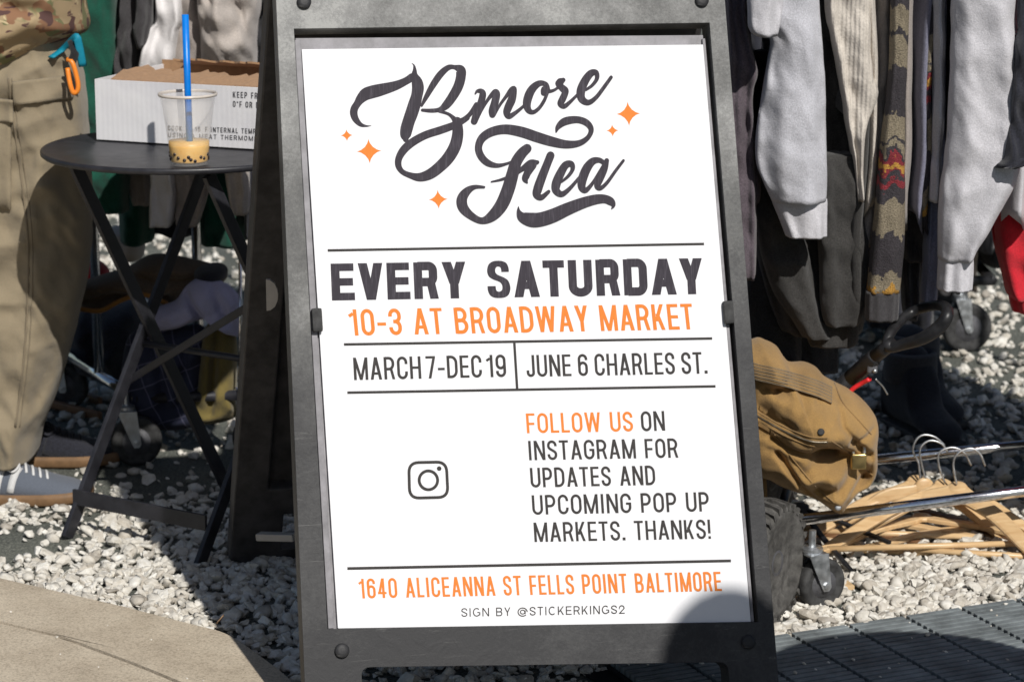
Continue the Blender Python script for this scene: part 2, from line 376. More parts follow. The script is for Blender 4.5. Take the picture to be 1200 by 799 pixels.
# tan concrete pavement, two slabs with a recessed joint that bends
KT = 0.022
E_ = lambda x, y: tuple(gp(x, y, KT)[:2])
edge = [(-3.2, 5.85), E_(0, 677), E_(130, 707), E_(225, 731), E_(262, 741), E_(292, 759), E_(344, 800), (-0.315, 3.70), (-0.30, 3.0), (-0.30, 1.0)]
joint = [(-3.2, 5.62), E_(0, 729), E_(60, 743), E_(120, 764), E_(180, 787), E_(235, 812), (-.40, 3.64), (-.38, 3.3), (-0.38, 1.0)]
pv = bpy.data.objects.new("pavement", None); COL.objects.link(pv); pv["kind"] = "structure"; pv.location = (-0.9, 3.9, 0)
def slab(poly, h):
    e = cr(poly, 1); n = len(poly); V = [Vector((x, y, 0.002)) for x, y in poly] + [Vector((x, y, h)) for x, y in poly]
    tri = ears([Vector((x, y)) for x, y in poly])
    Fc = [tuple(i + n for i in t) for t in tri] + [(i, (i + 1) % n, (i + 1) % n + n, i + n) for i in range(n)]
    return V, Fc
def off(p, dx, dy): return [(x + dx, y + dy) for x, y in p]
e2 = [tuple(q) for q in cr(edge, 6)]; j2 = [tuple(q) for q in cr(joint, 6)]
for poly in (e2 + off(j2, 0.0028, 0.004)[::-1], off(j2, -0.0022, -0.003) + [(-3.2, 1.0)]):
    o = part("slab", *slab(poly, KT), M['concrete'], pv, smooth=False); fix(o)
part("joint_bed", *slab(off(j2, 0.02, 0.02) + off(j2, -0.02, -0.02)[::-1], 0.008), M['pit'], pv, smooth=False)

# slatted metal grate, right
gu = Vector((0.914, 0.404, 0)).normalized(); gv = Vector((gu.y, -gu.x, 0))      # along the edge, towards the camera
g0 = gp(915, 741, .019); g0.z = 0; g1_ = gp(1200, 698, .019); gu = (Vector((g1_.x, g1_.y, 0)) - g0).normalized(); gv = Vector((gu.y, -gu.x, 0))
gr = bpy.data.objects.new("drain_grate", None); COL.objects.link(gr); gr.location = g0; gr["kind"] = "structure"
c0 = -3; c1 = 7; rows_ = 46; pitch = 0.0172; cw = 0.106
A = g0 + gu * (c0 * cw - 0.03); B = g0 + gu * (c1 * cw); D = gv * (rows_ * pitch)
part("pit", [p + Vector((0, 0, 0.003)) for p in (A, A + D, B + D, B)], [(0, 1, 2, 3)], M['pit'], gr, smooth=False)
sv, sf = box((0, 0, 0), cw - 0.007, 0.0115, 0.012, (gu, gv, Vector((0, 0, 1))), 0.0015)
sm = bpy.data.meshes.new("slat"); sm.from_pydata([tuple(v) for v in sv], [], sf); sm.materials.append(M['grate'])
cnt = 0; extra = []
for r_ in range(rows_):
    for c_ in range(c0, c1):
        p = g0 + gu * ((c_ + 0.5) * cw + 0.012 ) + gv * (0.012 + r_ * pitch) + Vector((0, 0, 0.013))
        if r_ < 30:
            o = bpy.data.objects.new("slat", sm); COL.objects.link(o); o.parent = gr; o.location = p - g0; cnt += 1
        else: extra.append((p, r_, c_))
V, Fc = join(*[([p + v for v in sv], sf) for p, _, _ in extra]); part("slat_field", V, Fc, M['grate'], gr, smooth=False)["kind"] = "stuff"
cell = []
for c_ in range(c0, c1 + 1):
    a = g0 + gu * (c_ * cw + 0.012) + gv * 0.004; cell.append(bar(a + Vector((0, 0, .0085)), a + gv * (rows_ * pitch) + Vector((0, 0, .0085)), 0.006, 0.003, (0, 0, 1), 0))
V, Fc = join(*cell); part("cross_rod", V, Fc, M['pit'], gr, smooth=False)

# gravel: white crushed stones, one countless mass
def in_poly(x, y, poly):
    c = np.zeros(len(x), bool); n = len(poly)
    for i in range(n):
        x1, y1 = poly[i]; x2, y2 = poly[(i + 1) % n]
        k = ((y1 > y) != (y2 > y)) & (x < (x2 - x1) * (y - y1) / (y2 - y1 + 1e-12) + x1); c ^= k
    return c
def ico(sub):
    b = bmesh.new(); bmesh.ops.create_icosphere(b, subdivisions=sub, radius=1); v = np.array([q.co[:] for q in b.verts]); f = np.array([[q.index for q in g.verts] for g in b.faces]); b.free(); return v, f
def stones(name, X, Yc, size, sub, lift):
    v, f = ico(sub); protos = []
    for i in range(26):
        P = v.copy(); pl = rng.normal(size=(8, 3)); pl /= np.linalg.norm(pl, axis=1)[:, None]; d = rng.uniform(0.42, 0.9, 8)
        dots = P @ pl.T; s = np.where(dots > 1e-3, d / np.maximum(dots, 1e-3), 9).min(axis=1); P = P * np.minimum(s, 1.0)[:, None]
        P = P * (1 + .09 * rng.normal(size=len(P)))[:, None]
        P *= np.array([1, rng.uniform(.65, .95), rng.uniform(.45, .75)]); protos.append(P)
    protos = np.array(protos); n = len(X); k = rng.integers(0, 26, n); a = rng.uniform(0, 6.283, n); tl = rng.normal(0, .28, (n, 2))
    P = protos[k] * size[:, None, None]
    ca, sa = np.cos(a)[:, None], np.sin(a)[:, None]; x = P[:, :, 0] * ca - P[:, :, 1] * sa; y = P[:, :, 0] * sa + P[:, :, 1] * ca; z = P[:, :, 2] + x * tl[:, :1] + y * tl[:, 1:]
    W = np.stack([x + X[:, None], y + Yc[:, None], z + lift[:, None] + size[:, None] * .3], -1).reshape(-1, 3)
    nv = len(v); Fi = (f[None] + (np.arange(n) * nv)[:, None, None]).reshape(-1, 3)
    me = bpy.data.meshes.new(name); me.vertices.add(len(W)); me.vertices.foreach_set("co", W.ravel()); me.loops.add(Fi.size); me.loops.foreach_set("vertex_index", Fi.ravel())
    me.polygons.add(len(Fi)); me.polygons.foreach_set("loop_start", np.arange(0, Fi.size, 3)); me.update(calc_edges=True)
    sh_ = np.repeat(rng.uniform(0, 1, n) < .35, len(f)); me.polygons.foreach_set("use_smooth", sh_)
    at_ = me.attributes.new("tone", 'FLOAT', 'POINT'); tone = np.clip(rng.beta(2.6, 1.6, n), 0, 1); at_.data.foreach_set("value", np.repeat(tone, nv))
    me.materials.append(M['stone']); o = bpy.data.objects.new(name, me); COL.objects.link(o); o["kind"] = "stuff"; return o
pave_poly = [(x + .005, y + .012) for x, y in e2] + [(-3.2, 1.0)]
grate_poly = [tuple((g0 + gu * a + gv * b)[:2]) for a, b in ((-.36, 0.002), (1.2, 0.002), (1.2, 1.2), (-.36, 1.2))]
def dens(x, y):
    near = np.clip((4.95 - y) / .5, 0, 1)
    patch = np.array([nz(a * 2.2, b * 1.6, 3.3) for a, b in zip(x, y)])
    d = 0.55 + 0.45 * near + patch * (1.0 - .7 * near) + .35 * (y > 6.3)
    bare = np.exp(-(((x + .93) / .17) ** 2 + ((y - 4.52) / .13) ** 2)); d -= bare * 1.2          # bare grit by the shoe
    d += .8 * np.exp(-(((x + .70) / .30) ** 2 + ((y - 4.33) / .14) ** 2))
    d += 0.5 * ((x > .4) & (y < 4.75)) + .4 * ((x > .35) & (y > 5.2) & (y < 6.2))
    return d
n = 44000; X = rng.uniform(-1.5, 1.6, n); Yc = 3.4 + rng.uniform(0, 1, n) * 1.6
keep = ~in_poly(X, Yc, pave_poly) & ~in_poly(X, Yc, grate_poly) & (rng.uniform(0, 1, n) < dens(X, Yc) * .62); X, Yc = X[keep], Yc[keep]
stones("gravel", X, Yc, rng.gamma(5, .0018, len(X)).clip(.004, .019), 2, rng.uniform(-.002, .006, len(X)))
n = 34000; X = rng.uniform(-2.2, 2.4, n); Yc = 5.0 + rng.uniform(0, 1, n) ** 1.2 * 4.5
keep = rng.uniform(0, 1, n) < dens(X, Yc) * .75; X, Yc = X[keep], Yc[keep]
stones("gravel", X, Yc, rng.gamma(6, .0021, len(X)).clip(.005, .026), 1, rng.uniform(-.003, .003, len(X)))

# stray chips kicked onto the grate and the pavement
n = 70; a_ = rng.uniform(-.3, .85, n); b_ = rng.uniform(.0, .45, n) ** 1.3; X = g0.x + gu.x * a_ + gv.x * b_; Yc = g0.y + gu.y * a_ + gv.y * b_
gt = stones("stray_chips", X, Yc, rng.uniform(.0018, .0055, n), 1, np.full(n, .0185))
n = 46; X = rng.uniform(-1.1, -.36, n); Yc = rng.uniform(3.6, 4.4, n); keep = in_poly(X, Yc, [(x - .01, y - .02) for x, y in e2] + [(-3.2, 1.0)]); X, Yc = X[keep], Yc[keep]
stones("stray_chips", X, Yc, rng.uniform(.0012, .0034, len(X)), 1, np.full(len(X), KT))
# ------------------------------------------------------------------ the A-frame sign
SY, SL = R(12.5), R(18.2)
SU = Vector((math.cos(SY), math.sin(SY), 0)); NH = Vector((math.sin(SY), -math.cos(SY), 0))
SV = Vector((0, 0, 1)) * math.cos(SL) - NH * math.sin(SL); SN = SU.cross(SV).normalized()          # SN points to the viewer
SO = Vector((-0.2525, 3.612, 0.156))
if SN.y > 0: SN = -SN
def uv(x, y, h=0.0):
    r = ray(x, y); o = SO + SN * h - CAM; t = o.dot(SN) / r.dot(SN); p = CAM + r * t - SO - SN * h
    return Vector((p.dot(SU), p.dot(SV)))
def sp(q, h=0.0): return SO + SU * q[0] + SV * q[1] + SN * h
def line_at(p1, p2, y, h=0.0):
    a, b = uv(*p1, h), uv(*p2, h); v0 = y; t = (v0 - a.y) / (b.y - a.y); return a + (b - a) * t
vg = -SO.z / SV.z                                   # plane coordinate of the ground
sign = thing("sidewalk_sign", (-0.05, 3.95, 0), "worn black A-frame pavement sign holding a white flea market poster", "sandwich board")
def plate(loops, h0, h1, name, m, parent, bev=0.0025):
    """plate in the sign plane with holes; loops[0] outer"""
    tri = tess(loops); flat_ = [p for lp in loops for p in lp]; n = len(flat_)
    V = [sp(p, h1) for p in flat_] + [sp(p, h0) for p in flat_]; Fc = [tuple(t) for t in tri] + [tuple(i + n for i in t)[::-1] for t in tri]
    k = 0
    for lp in loops:
        for i in range(len(lp)):
            a = k + i; b = k + (i + 1) % len(lp); Fc.append((a, b, b + n, a + n))
        k += len(lp)
    o = part(name, V, Fc, m, parent, smooth=False, loc=sign_origin); fix(o)
    bm_ = bmesh.new(); bm_.from_mesh(o.data); bmesh.ops.dissolve_limit(bm_, angle_limit=R(2), verts=bm_.verts[:], edges=bm_.edges[:]); bm_.to_mesh(o.data); bm_.free()
    if bev: bevelmod(o, bev, 3, 40)
    return o
sign_origin = Vector((-0.05, 3.95, 0))
def rnd(poly, rad, k=5):
    out = []; n = len(poly)
    for i in range(n):
        p = Vector(poly[i]); a = (Vector(poly[i - 1]) - p).normalized(); b = (Vector(poly[(i + 1) % n]) - p).normalized(); r_ = rad[i] if hasattr(rad, '__len__') else rad
        if r_ <= 0: out.append(p); continue
        p0 = p + a * r_; p1 = p + b * r_
        for j in range(k + 1):
            t = j / k; out.append(p0 * (1 - t) ** 2 + p * 2 * t * (1 - t) + p1 * t * t)
    return out
Lp = ((323.5, 0), (357, 799)); Rp = ((849.5, 0), (912.5, 799))
tl = line_at(*Lp, 0.985); tr = line_at(*Rp, 0.985); bl = line_at(*Lp, vg + .004); br_ = line_at(*Rp, vg + .004)
outer = rnd([bl, br_, tr, tl], [.012, .012, .04, .04])
inner = [uv(384, 736.5), uv(889, 728.5), uv(831.5, 27), uv(344.5, 34)]
f1 = uv(423, 781.5); f2 = uv(853, 775.5); foot = vg + 0.0
low = rnd([Vector((f1.x + .002, vg + .03)), Vector((f2.x, vg + .03)), f2, f1], [.0, .0, .014, .014])
grip = rnd([uv(470, -6) * 1 + Vector((0, .052)), uv(690, -9) + Vector((0, .052)), uv(690, -9) + Vector((0, .08)), uv(470, -6) + Vector((0, .08))], .012)
TH = 0.042
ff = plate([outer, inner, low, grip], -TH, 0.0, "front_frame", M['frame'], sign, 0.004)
# recessed inner lip, backing panel and poster
bk = [uv(347.5, 44), uv(386, 737.5), uv(888, 729.5), uv(824.5, 39)]
rails = []
def pbar(a, b, w_, h0, h1, name=None, m=None, par=None, bev=.001):
    a, b = Vector(a), Vector(b); A_, B_ = sp(a, (h0 + h1) / 2), sp(b, (h0 + h1) / 2); return bar(A_, B_, w_, abs(h1 - h0), SU if abs((b - a).y) > abs((b - a).x) else SV, bev)
o = plate([[uv(347.5, 42.5), uv(827, 39), uv(888.5, 742), uv(384, 742)]], -.026, -.014, "backing_panel", M['channel'], sign, .001)
# side channels either side of the poster
V, Fc = join(pbar(uv(349.5, 46), uv(389, 736), .0085, -.0145, -.006)); part("channel_strip", V, Fc, M['channel'], sign, smooth=False)
V, Fc = join(pbar(uv(826.5, 44), uv(884, 728), .0045, -.0145, -.008)); part("channel_strip", V, Fc, M['channel'], sign, smooth=False)
HS = -.0065
s_tl, s_tr, s_br, s_bl = uv(353.5, 58, HS), uv(824, 52.5, HS), uv(880, 728.3, HS), uv(396, 736, HS)
def poster_pt(i, j): return s_bl * (1 - i) * (1 - j) + s_br * i * (1 - j) + s_tl * (1 - i) * j + s_tr * i * j
pl = [poster_pt(i, j) for i, j in ((0, 0), (1, 0), (1, 1), (0, 1))]
poster = plate([pl], -.0120, HS, "poster", M['sheet'], sign, .0006)
# --- flat print
class Print:
    def __init__(s): s.P = []
    def poly(s, pts): s.P.append([Vector(p) for p in pts])
    def build(s, name, m, parent, h=HS, put=None, step=1.5e-6):
        V = []; Fc = []; put = put or sp
        for i, p in enumerate(s.P):
            k = len(V); hh = h + .00025 + i * step; V += [put(q, hh) for q in p]
            if len(p) <= 4: Fc.append(tuple(range(k, k + len(p))))
            else: Fc += [tuple(q + k for q in t) for t in ears(p)]
        return part(name, V, Fc, m, parent, smooth=False)
def ribbon(pts, wid, closed=False):
    """variable width mitred ribbon -> list of quads"""
    pts = [Vector(p) for p in pts]; n = len(pts); L = []; Rr = []
    for i in range(n):
        a = pts[(i - 1) % n] if closed or i else None; b = pts[(i + 1) % n] if closed or i < n - 1 else None
        t1 = (pts[i] - a).normalized() if a is not None and (pts[i] - a).length > 1e-9 else None; t2 = (b - pts[i]).normalized() if b is not None and (b - pts[i]).length > 1e-9 else None
        t1 = t1 or t2; t2 = t2 or t1; n1 = Vector((-t1.y, t1.x)); n2 = Vector((-t2.y, t2.x)); m_ = (n1 + n2)
        m_ = m_.normalized() if m_.length > 1e-6 else n1
        w_ = (wid[i] if hasattr(wid, '__len__') else wid) / 2 / max(.35, m_.dot(n1)); L.append(pts[i] + m_ * w_); Rr.append(pts[i] - m_ * w_)
    return [[L[i], Rr[i], Rr[(i + 1) % n], L[(i + 1) % n]] for i in range(n if closed else n - 1)]

def arc(cx_, cy_, rx, ry, a0, a1, k=8):
    return [(cx_ + rx * math.cos(R(a0 + (a1 - a0) * i / k)), cy_ + ry * math.sin(R(a0 + (a1 - a0) * i / k))) for i in range(k + 1)]
# relative advance widths of the condensed face (cap height 1)
ADV = dict(zip("ABCDEFGHIJKLMNOPQRSTUVWXYZ", [.50, .47, .46, .47, .40, .38, .48, .48, .17, .38, .46, .37, .62, .50, .47, .45, .47, .47, .44, .42, .47, .47, .70, .45, .46, .42]))
ADV.update({' ': .22, '0': .46, '1': .30, '2': .44, '3': .44, '4': .46, '5': .44, '6': .45, '7': .42, '8': .45, '9': .45, '-': .30, '.': .13, '!': .15, '@': .8, '\u00b0': .25})
def glyph(ch, W, t, wide=False):
    """quads/polys of a letter in a box W x 1; t = stem width"""
    H = 1.0; th = t * .88; h2 = th / 2; t2 = t / 2; out = []
    def vb(x, y0=0, y1=H): out.append([(x, y0), (x + t, y0), (x + t, y1), (x, y1)])
    def hb(x0, x1, y): out.append([(x0, y), (x1, y), (x1, y + th), (x0, y + th)])
    def dg(x0, x1, y0=0, y1=H, s=None):
        L = math.hypot(x1 - x0, y1 - y0); s = s or t * L / abs(y1 - y0) * .98; out.append([(x0, y0), (x0 + s, y0), (x1 + s, y1), (x1, y1)])
    def rb(p, w_=t, c=False): out.extend([list(map(tuple, q)) for q in ribbon(p, w_, c)])
    cr_ = min((W - t) / 2, .26 if t < .2 else .115); cy_ = cr_ * (1.15 if not wide else 1.0)
    def ell(x0, x1, y0, y1, a, b, k=8):  # corner arcs of a rounded box; a,b pick corners
        pass
    if wide:
        rx, ry = (W - t) / 2, (H - th) / 2
        def O_(): rb(arc(W / 2, .5, rx, ry, 0, 345, 23), t, True)
    def rr(x0, x1, y0, y1, rx, ry, close=True):
        p = arc(x1 - rx, y1 - ry, rx, ry, 0, 90, 6) + arc(x0 + rx, y1 - ry, rx, ry, 90, 180, 6) + arc(x0 + rx, y0 + ry, rx, ry, 180, 270, 6) + arc(x1 - rx, y0 + ry, rx, ry, 270, 360, 6); return p
    bx0, bx1, by0, by1 = t2, W - t2, h2, 1 - h2
    def bowl(y0, y1, xr, rx=None):
        ry = (y1 - y0) / 2; rx = min(rx or cr_ * 1.05, ry * 1.1) ; ry_ = min(ry, rx * 1.15)
        p = [(t * .5, y1)] + arc(xr - rx, y1 - ry_, rx, ry_, 90, 0, 7) + arc(xr - rx, y0 + ry_, rx, ry_, 0, -90, 7) + [(t * .5, y0)]
        rb(p)
    if ch == 'A':
        s = t * 1.06; m = W / 2; dg(0, m - s / 2, s=s); dg(W - s, m - s / 2, s=s); hb(W * .2, W * .8, .22)
    elif ch == 'B': vb(0); bowl(h2, .5 + h2 * .2, W - t2); bowl(.5, 1 - h2, W - t2 * 1.4)
    elif ch in 'CG':
        if wide:
            rb(arc(W / 2, .5, rx, ry, 45, 315 if ch == 'C' else 320, 22))
            if ch == 'G': vb(W - t * 1.05, .14, .5); hb(W * .58, W - t, .42)
        else:
            rx = (bx1 - bx0) / 2; ry = min(rx * 1.15, .4)
            p = [(bx1, .665)] + arc(bx1 - rx, by1 - ry, rx, ry, 0, 90, 7) + arc(bx0 + rx, by1 - ry, rx, ry, 90, 180, 7) + arc(bx0 + rx, by0 + ry, rx, ry, 180, 270, 7) + arc(bx1 - rx, by0 + ry, rx, ry, 270, 360, 7)
            p.append((bx1, .34 if ch == 'C' else .5)); rb(p)
            if ch == 'G': hb(W * .52, W, .42)
    elif ch == 'D': vb(0); bowl(h2, 1 - h2, W - t2, min(cr_ * 1.3, W * .6))
    elif ch == 'E': vb(0); hb(t, W, 0); hb(t, W * .94, .5 - h2); hb(t, W * .98, 1 - th)
    elif ch == 'F': vb(0); hb(t, W * .92, .47 - h2); hb(t, W, 1 - th)
    elif ch == 'H': vb(0); vb(W - t); hb(t, W - t, .5 - h2)
    elif ch == 'I': vb((W - t) / 2)
    elif ch == 'J':
        rx = (bx1 - bx0) / 2; rb([(bx1, 1), (bx1, by0 + rx)] + arc(bx0 + rx, by0 + rx, rx, rx, 0, -180, 9) + [(bx0, .3)])
    elif ch == 'K': vb(0); dg(t * .55, W - t * 1.25, .34, 1); dg(W - t * 1.2, W * .28, 0, .62)
    elif ch == 'L': vb(0); hb(t, W, 0)
    elif ch == 'M': s = t * .95; vb(0); vb(W - t); dg(W / 2 - s / 2, t * .02, s=s * 1.05); dg(W / 2 - s / 2, W - t * 1.02, s=s * 1.05)
    elif ch == 'N': vb(0); vb(W - t); dg(W - t * 1.12, 0, s=t * 1.12)
    elif ch in 'O0Q':
        if wide: O_()
        else:
            rx = (bx1 - bx0) / 2; ry = min(rx * 1.2, .45); rb(rr(bx0, bx1, by0, by1, rx, ry), t, True)
    elif ch == 'P': vb(0); bowl(.43, 1 - h2, W - t2)
    elif ch == 'R': vb(0); bowl(.46, 1 - h2, W - t2 * 1.2); dg(W - t * 1.02, W * .5, 0, .5)
    elif ch == 'S' and t > .2:
        o_ = [(.97, .70), (.97, .70), (.965, .81), (.88, .94), (.70, 1.0), (.50, 1.012), (.28, .995), (.10, .92), (.02, .79), (.02, .68), (.09, .575), (.26, .50), (.53, .43), (.63, .365), (.655, .28), (.62, .20), (.50, .165), (.385, .20), (.36, .32), (.36, .32), (0, .32), (0, .32), (.01, .20), (.09, .075), (.26, .005), (.5, -.012), (.75, .005), (.92, .08), (1.0, .21), (1.0, .32), (.93, .455), (.76, .545), (.48, .625), (.385, .685), (.37, .76), (.42, .83), (.51, .85), (.605, .825), (.635, .765), (.64, .70), (.64, .70)]
        out.append([(q[0] * W, q[1]) for q in o_])
    elif ch == 'S':
        rx = (bx1 - bx0) / 2; ry = min(rx * 1.05, .19); m_ = W / 2; sp_ = cr([(bx0, by1 - ry), (bx0 * 1.12, .655), (W * .30, .565), (W * .70, .435), (bx1 - bx0 * .12, .345), (bx1, by0 + ry)], 4)
        rb([(bx1, .70)] + arc(m_, by1 - ry, rx, ry, 0, 180, 10) + [tuple(q) for q in sp_[1:-1]] + arc(m_, by0 + ry, rx, ry, 0, -180, 10) + [(bx0, .30)], t * (1 if t < .2 else .92))
    elif ch == 'T': hb(0, W, 1 - th); vb((W - t) / 2, 0, 1 - th)
    elif ch == 'U': rx = (bx1 - bx0) / 2; ry = rx * (1.1 if t < .2 else .8); rb([(bx0, 1), (bx0, by0 + ry)] + arc(bx0 + rx, by0 + ry, rx, ry, 180, 360, 12) + [(bx1, by0 + ry), (bx1, 1)])
    elif ch == 'V': s = t * 1.06; dg(W / 2 - s / 2, 0, s=s); dg(W / 2 - s / 2, W - s, s=s)
    elif ch == 'W': s = t * 1.0; q = W / 4; dg(q - s / 2 + .01, 0, s=s); dg(q - s / 2 + .01, W / 2 - s / 2, s=s); dg(3 * q - s / 2 - .01, W / 2 - s / 2, s=s); dg(3 * q - s / 2 - .01, W - s, s=s)
    elif ch == 'X': dg(0, W - t * 1.1); dg(W - t * 1.1, 0)
    elif ch == 'Y': s = t * 1.1; dg(W / 2 - s / 2, 0, .40, 1, s); dg(W / 2 - s / 2, W - s, .40, 1, s); vb((W - t) / 2, 0, .41)
    elif ch == 'Z': hb(0, W, 1 - th); hb(0, W, 0); dg(0, W - t * 1.15, th, 1 - th)
    elif ch == '1': vb(W - t * 1.2); rb([(W - t * 1.2, .84), (0, .74)], th)
    elif ch == '2': rx = (bx1 - bx0) / 2; rb([(bx0, .68)] + arc(bx0 + rx, by1 - rx, rx, rx, 180, 0, 10) + [(bx1, .62), (bx0 + t * .2, th * .6)]); hb(0, W, 0)
    elif ch == '3':
        rx = (bx1 - bx0) / 2; r1 = .245
        rb([(bx0, .70)] + arc(bx0 + rx, by1 - .2, rx, .2, 175, 0, 10) + arc(bx1 - rx, .51 + .18, rx, .18, 0, -90, 6) + [(W * .36, .51)]); rb([(W * .36, .51)] + arc(bx1 - rx, .51 - .2, rx, .2, 90, 0, 6) + arc(bx0 + rx, by0 + .2, rx, .2, 0, -175, 10) + [(bx0, .30)])
    elif ch == '4': vb(W - t * 1.7, 0, 1); hb(0, W, .20); dg(0, W - t * 1.8, .20, 1, t)
    elif ch in '69':
        rx = (bx1 - bx0) / 2; ry = min(rx * 1.1, .27)
        loop = rr(bx0, bx1, by0, .60, rx, ry); tail = [(bx0, .35), (bx0, by1 - ry)] + arc(bx0 + rx, by1 - ry, rx, ry, 180, 15, 9) + [(bx1, .72)]
        if ch == '9': loop = [(W - x, 1 - y) for x, y in loop]; tail = [(W - x, 1 - y) for x, y in tail]
        rb(loop, t, True); rb(tail)
    elif ch == '7': hb(0, W, 1 - th); dg(W * .22, W - t * 1.05, 0, 1 - th)
    elif ch == '-': hb(0, W, .36)
    elif ch == '.': out.append([(0, 0), (t * 1.15, 0), (t * 1.15, t * 1.15), (0, t * 1.15)])
    elif ch == '!': out.append([(0, 0), (t, 0), (t, t), (0, t)]); vb(0, .28, 1)
    elif ch == '\u00b0': rb(arc(W / 2, .82, W / 2 - t2, W / 2 - t2, 0, 330, 11), t, True)
    elif ch == '@':
        rb(arc(W / 2, .42, W / 2 - t2, .46, 320, 0, 20)[:-1] if False else arc(W / 2, .42, W / 2 - t2, .48, -45, -360, 20)); rb(arc(W / 2, .42, W * .22, .23, 0, 345, 15), t * .9, True); vb(W * .70, .2, .62)
    return out
def text_line(pr, s, bl_, br2, tl_, t=.14, gap=.12, wide=False, conv=None, advs=None):
    """set string s between the baseline's two ends; all three points already in plane coordinates"""
    A_ = advs or ADV; ws = [(A_[c] * (1.0 if c != ' ' else 1.0)) for c in s]
    tot = sum(ws) + gap * (len(s) - 1); o = Vector(bl_); ux = (Vector(br2) - o) / tot; uy = Vector(tl_) - o; x = 0
    # keep stems equally heavy whatever the horizontal squeeze
    sq = ux.length / uy.length
    for c, w_ in zip(s, ws):
        W = w_ * sq
        for q in glyph(c, W, t, wide) if c != ' ' else []:
            if len(q) > 20: q = [tuple(v) for i_, v in enumerate(cr(q, 4, True))]; q = [v for i_, v in enumerate(q) if math.hypot(v[0] - q[i_ - 1][0], v[1] - q[i_ - 1][1]) > 2e-3]
            pr.poly([o + ux.normalized() * uy.length * p[0] + ux * x + uy * p[1] for p in q])
        x += w_ + gap
H1_ = HS
U = lambda x, y: uv(x, y, HS)
bolda = dict(ADV); bolda.update({' ': .26}); bolda['E'] = .44; bolda['I'] = .24
def line(name, s, bl_, br2, tl_, m, **k):
    p = Print(); text_line(p, s, U(*bl_), U(*br2), U(*tl_), **k); o = p.build(name, m, poster); return o
line("lettering", "EVERY SATURDAY", (389, 352.3), (824.5, 344.6), (387.3, 309), M['ink'], t=.235, gap=.075, advs=bolda)
line("lettering", "10-3 AT BROADWAY MARKET", (411, 393.4), (813.5, 385.8), (408, 362.6), M['orange'], t=.14, gap=.10)
tight = dict(ADV); tight[' '] = .02
line("lettering", "MARCH 7-DEC 19", (415, 445.4), (593.5, 441.5), (413.6, 419), M['ink2'], t=.125, gap=.10, advs=tight)
tight2 = dict(ADV); tight2[' '] = .12
line("lettering", "JUNE 6 CHARLES ST.", (617.5, 441.6), (829, 437.6), (616, 416), M['ink2'], t=.125, gap=.10, advs=tight2)
line("lettering", "FOLLOW US", (617.6, 507.5), (742.2, 505.2), (616, 484.3), M['orange'], t=.135, gap=.105)
line("lettering", "ON", (751.8, 505.2), (779.6, 504.5), (750.3, 482), M['ink2'], t=.135, gap=.105)
line("lettering", "INSTAGRAM FOR", (619.5, 539.2), (795, 536), (618, 516.4), M['ink2'], t=.135, gap=.105)
line("lettering", "UPDATES AND", (622.2, 571), (768.4, 568), (620.7, 548), M['ink2'], t=.135, gap=.105)
line("lettering", "UPCOMING POP UP", (624.2, 602.9), (831.4, 598.8), (622.8, 580), M['ink2'], t=.135, gap=.105)
line("lettering", "MARKETS. THANKS!", (626.4, 634.8), (834, 630.9), (625, 612), M['ink2'], t=.135, gap=.105)
line("lettering", "1640 ALICEANNA ST FELLS POINT BALTIMORE", (421.8, 700.9), (846, 691.9), (420, 677.8), M['orange'], t=.128, gap=.12)
mont = {k: v * 1.42 for k, v in ADV.items()}; mont['I'] = .16; mont[' '] = .32; mont['M'] = .95; mont['@'] = 1.1; mont['E'] = .62; mont['C'] = .78; mont['G'] = .8
line("lettering", "SIGN BY @STICKERKINGS2", (540.8, 722.3), (732, 718.5), (540.6, 712.3), M['ink2'], t=.125, gap=.22, wide=True, advs=mont)
for (a, b, w_) in (((384, 293.6), (825, 286), 3), ((403, 403.6), (834.5, 396.6), 3), ((407, 460), (838.5, 452.6), 3), ((407, 665.8), (856.5, 656.8), 3.2), ((602.7, 402), (606, 455.5), 3)):
    p = Print(); p.P += ribbon([U(*a), U(*b)], w_ * .00128); p.build("rule_line", M['ink2'], poster)
for x, y, r_ in ((406.3, 158.8, 7.2), (432.5, 177.3, 14.8), (513.5, 233.8, 11.5), (736.3, 133.6, 14.8), (717.7, 153.2, 7.5)):
    p = Print(); c = U(x, y); k = r_ * .00128; pts = []
    for q in range(4):
        for s_ in range(6):
            a = s_ / 6 * math.pi / 2; pts.append(c + Vector((math.copysign(abs(math.cos(a + q * math.pi / 2)) ** 3.3, math.cos(a + q * math.pi / 2)), math.copysign(abs(math.sin(a + q * math.pi / 2)) ** 3.3, math.sin(a + q * math.pi / 2)))) * k)
    p.poly(pts); p.build("star", M['orange'], poster)
# camera logo
p = Print(); q0 = [U(x, y) for x, y in ((480.0, 583.5), (525.0, 582.3), (523.0, 541.0), (479.0, 542.0))]; p.P += ribbon(rnd(q0, .0145, 7), 3.4 * .00128, True)
c = U(502, 562.5); p.P += ribbon([c + Vector((math.cos(R(a)), math.sin(R(a)))) * .0135 for a in range(0, 360, 12)], 3.4 * .00128, True)
c = U(514.6, 548.8); p.poly([c + Vector((math.cos(R(a)), math.sin(R(a)))) * .0034 for a in range(0, 360, 24)]); p.build("camera_logo", M['ink2'], poster)
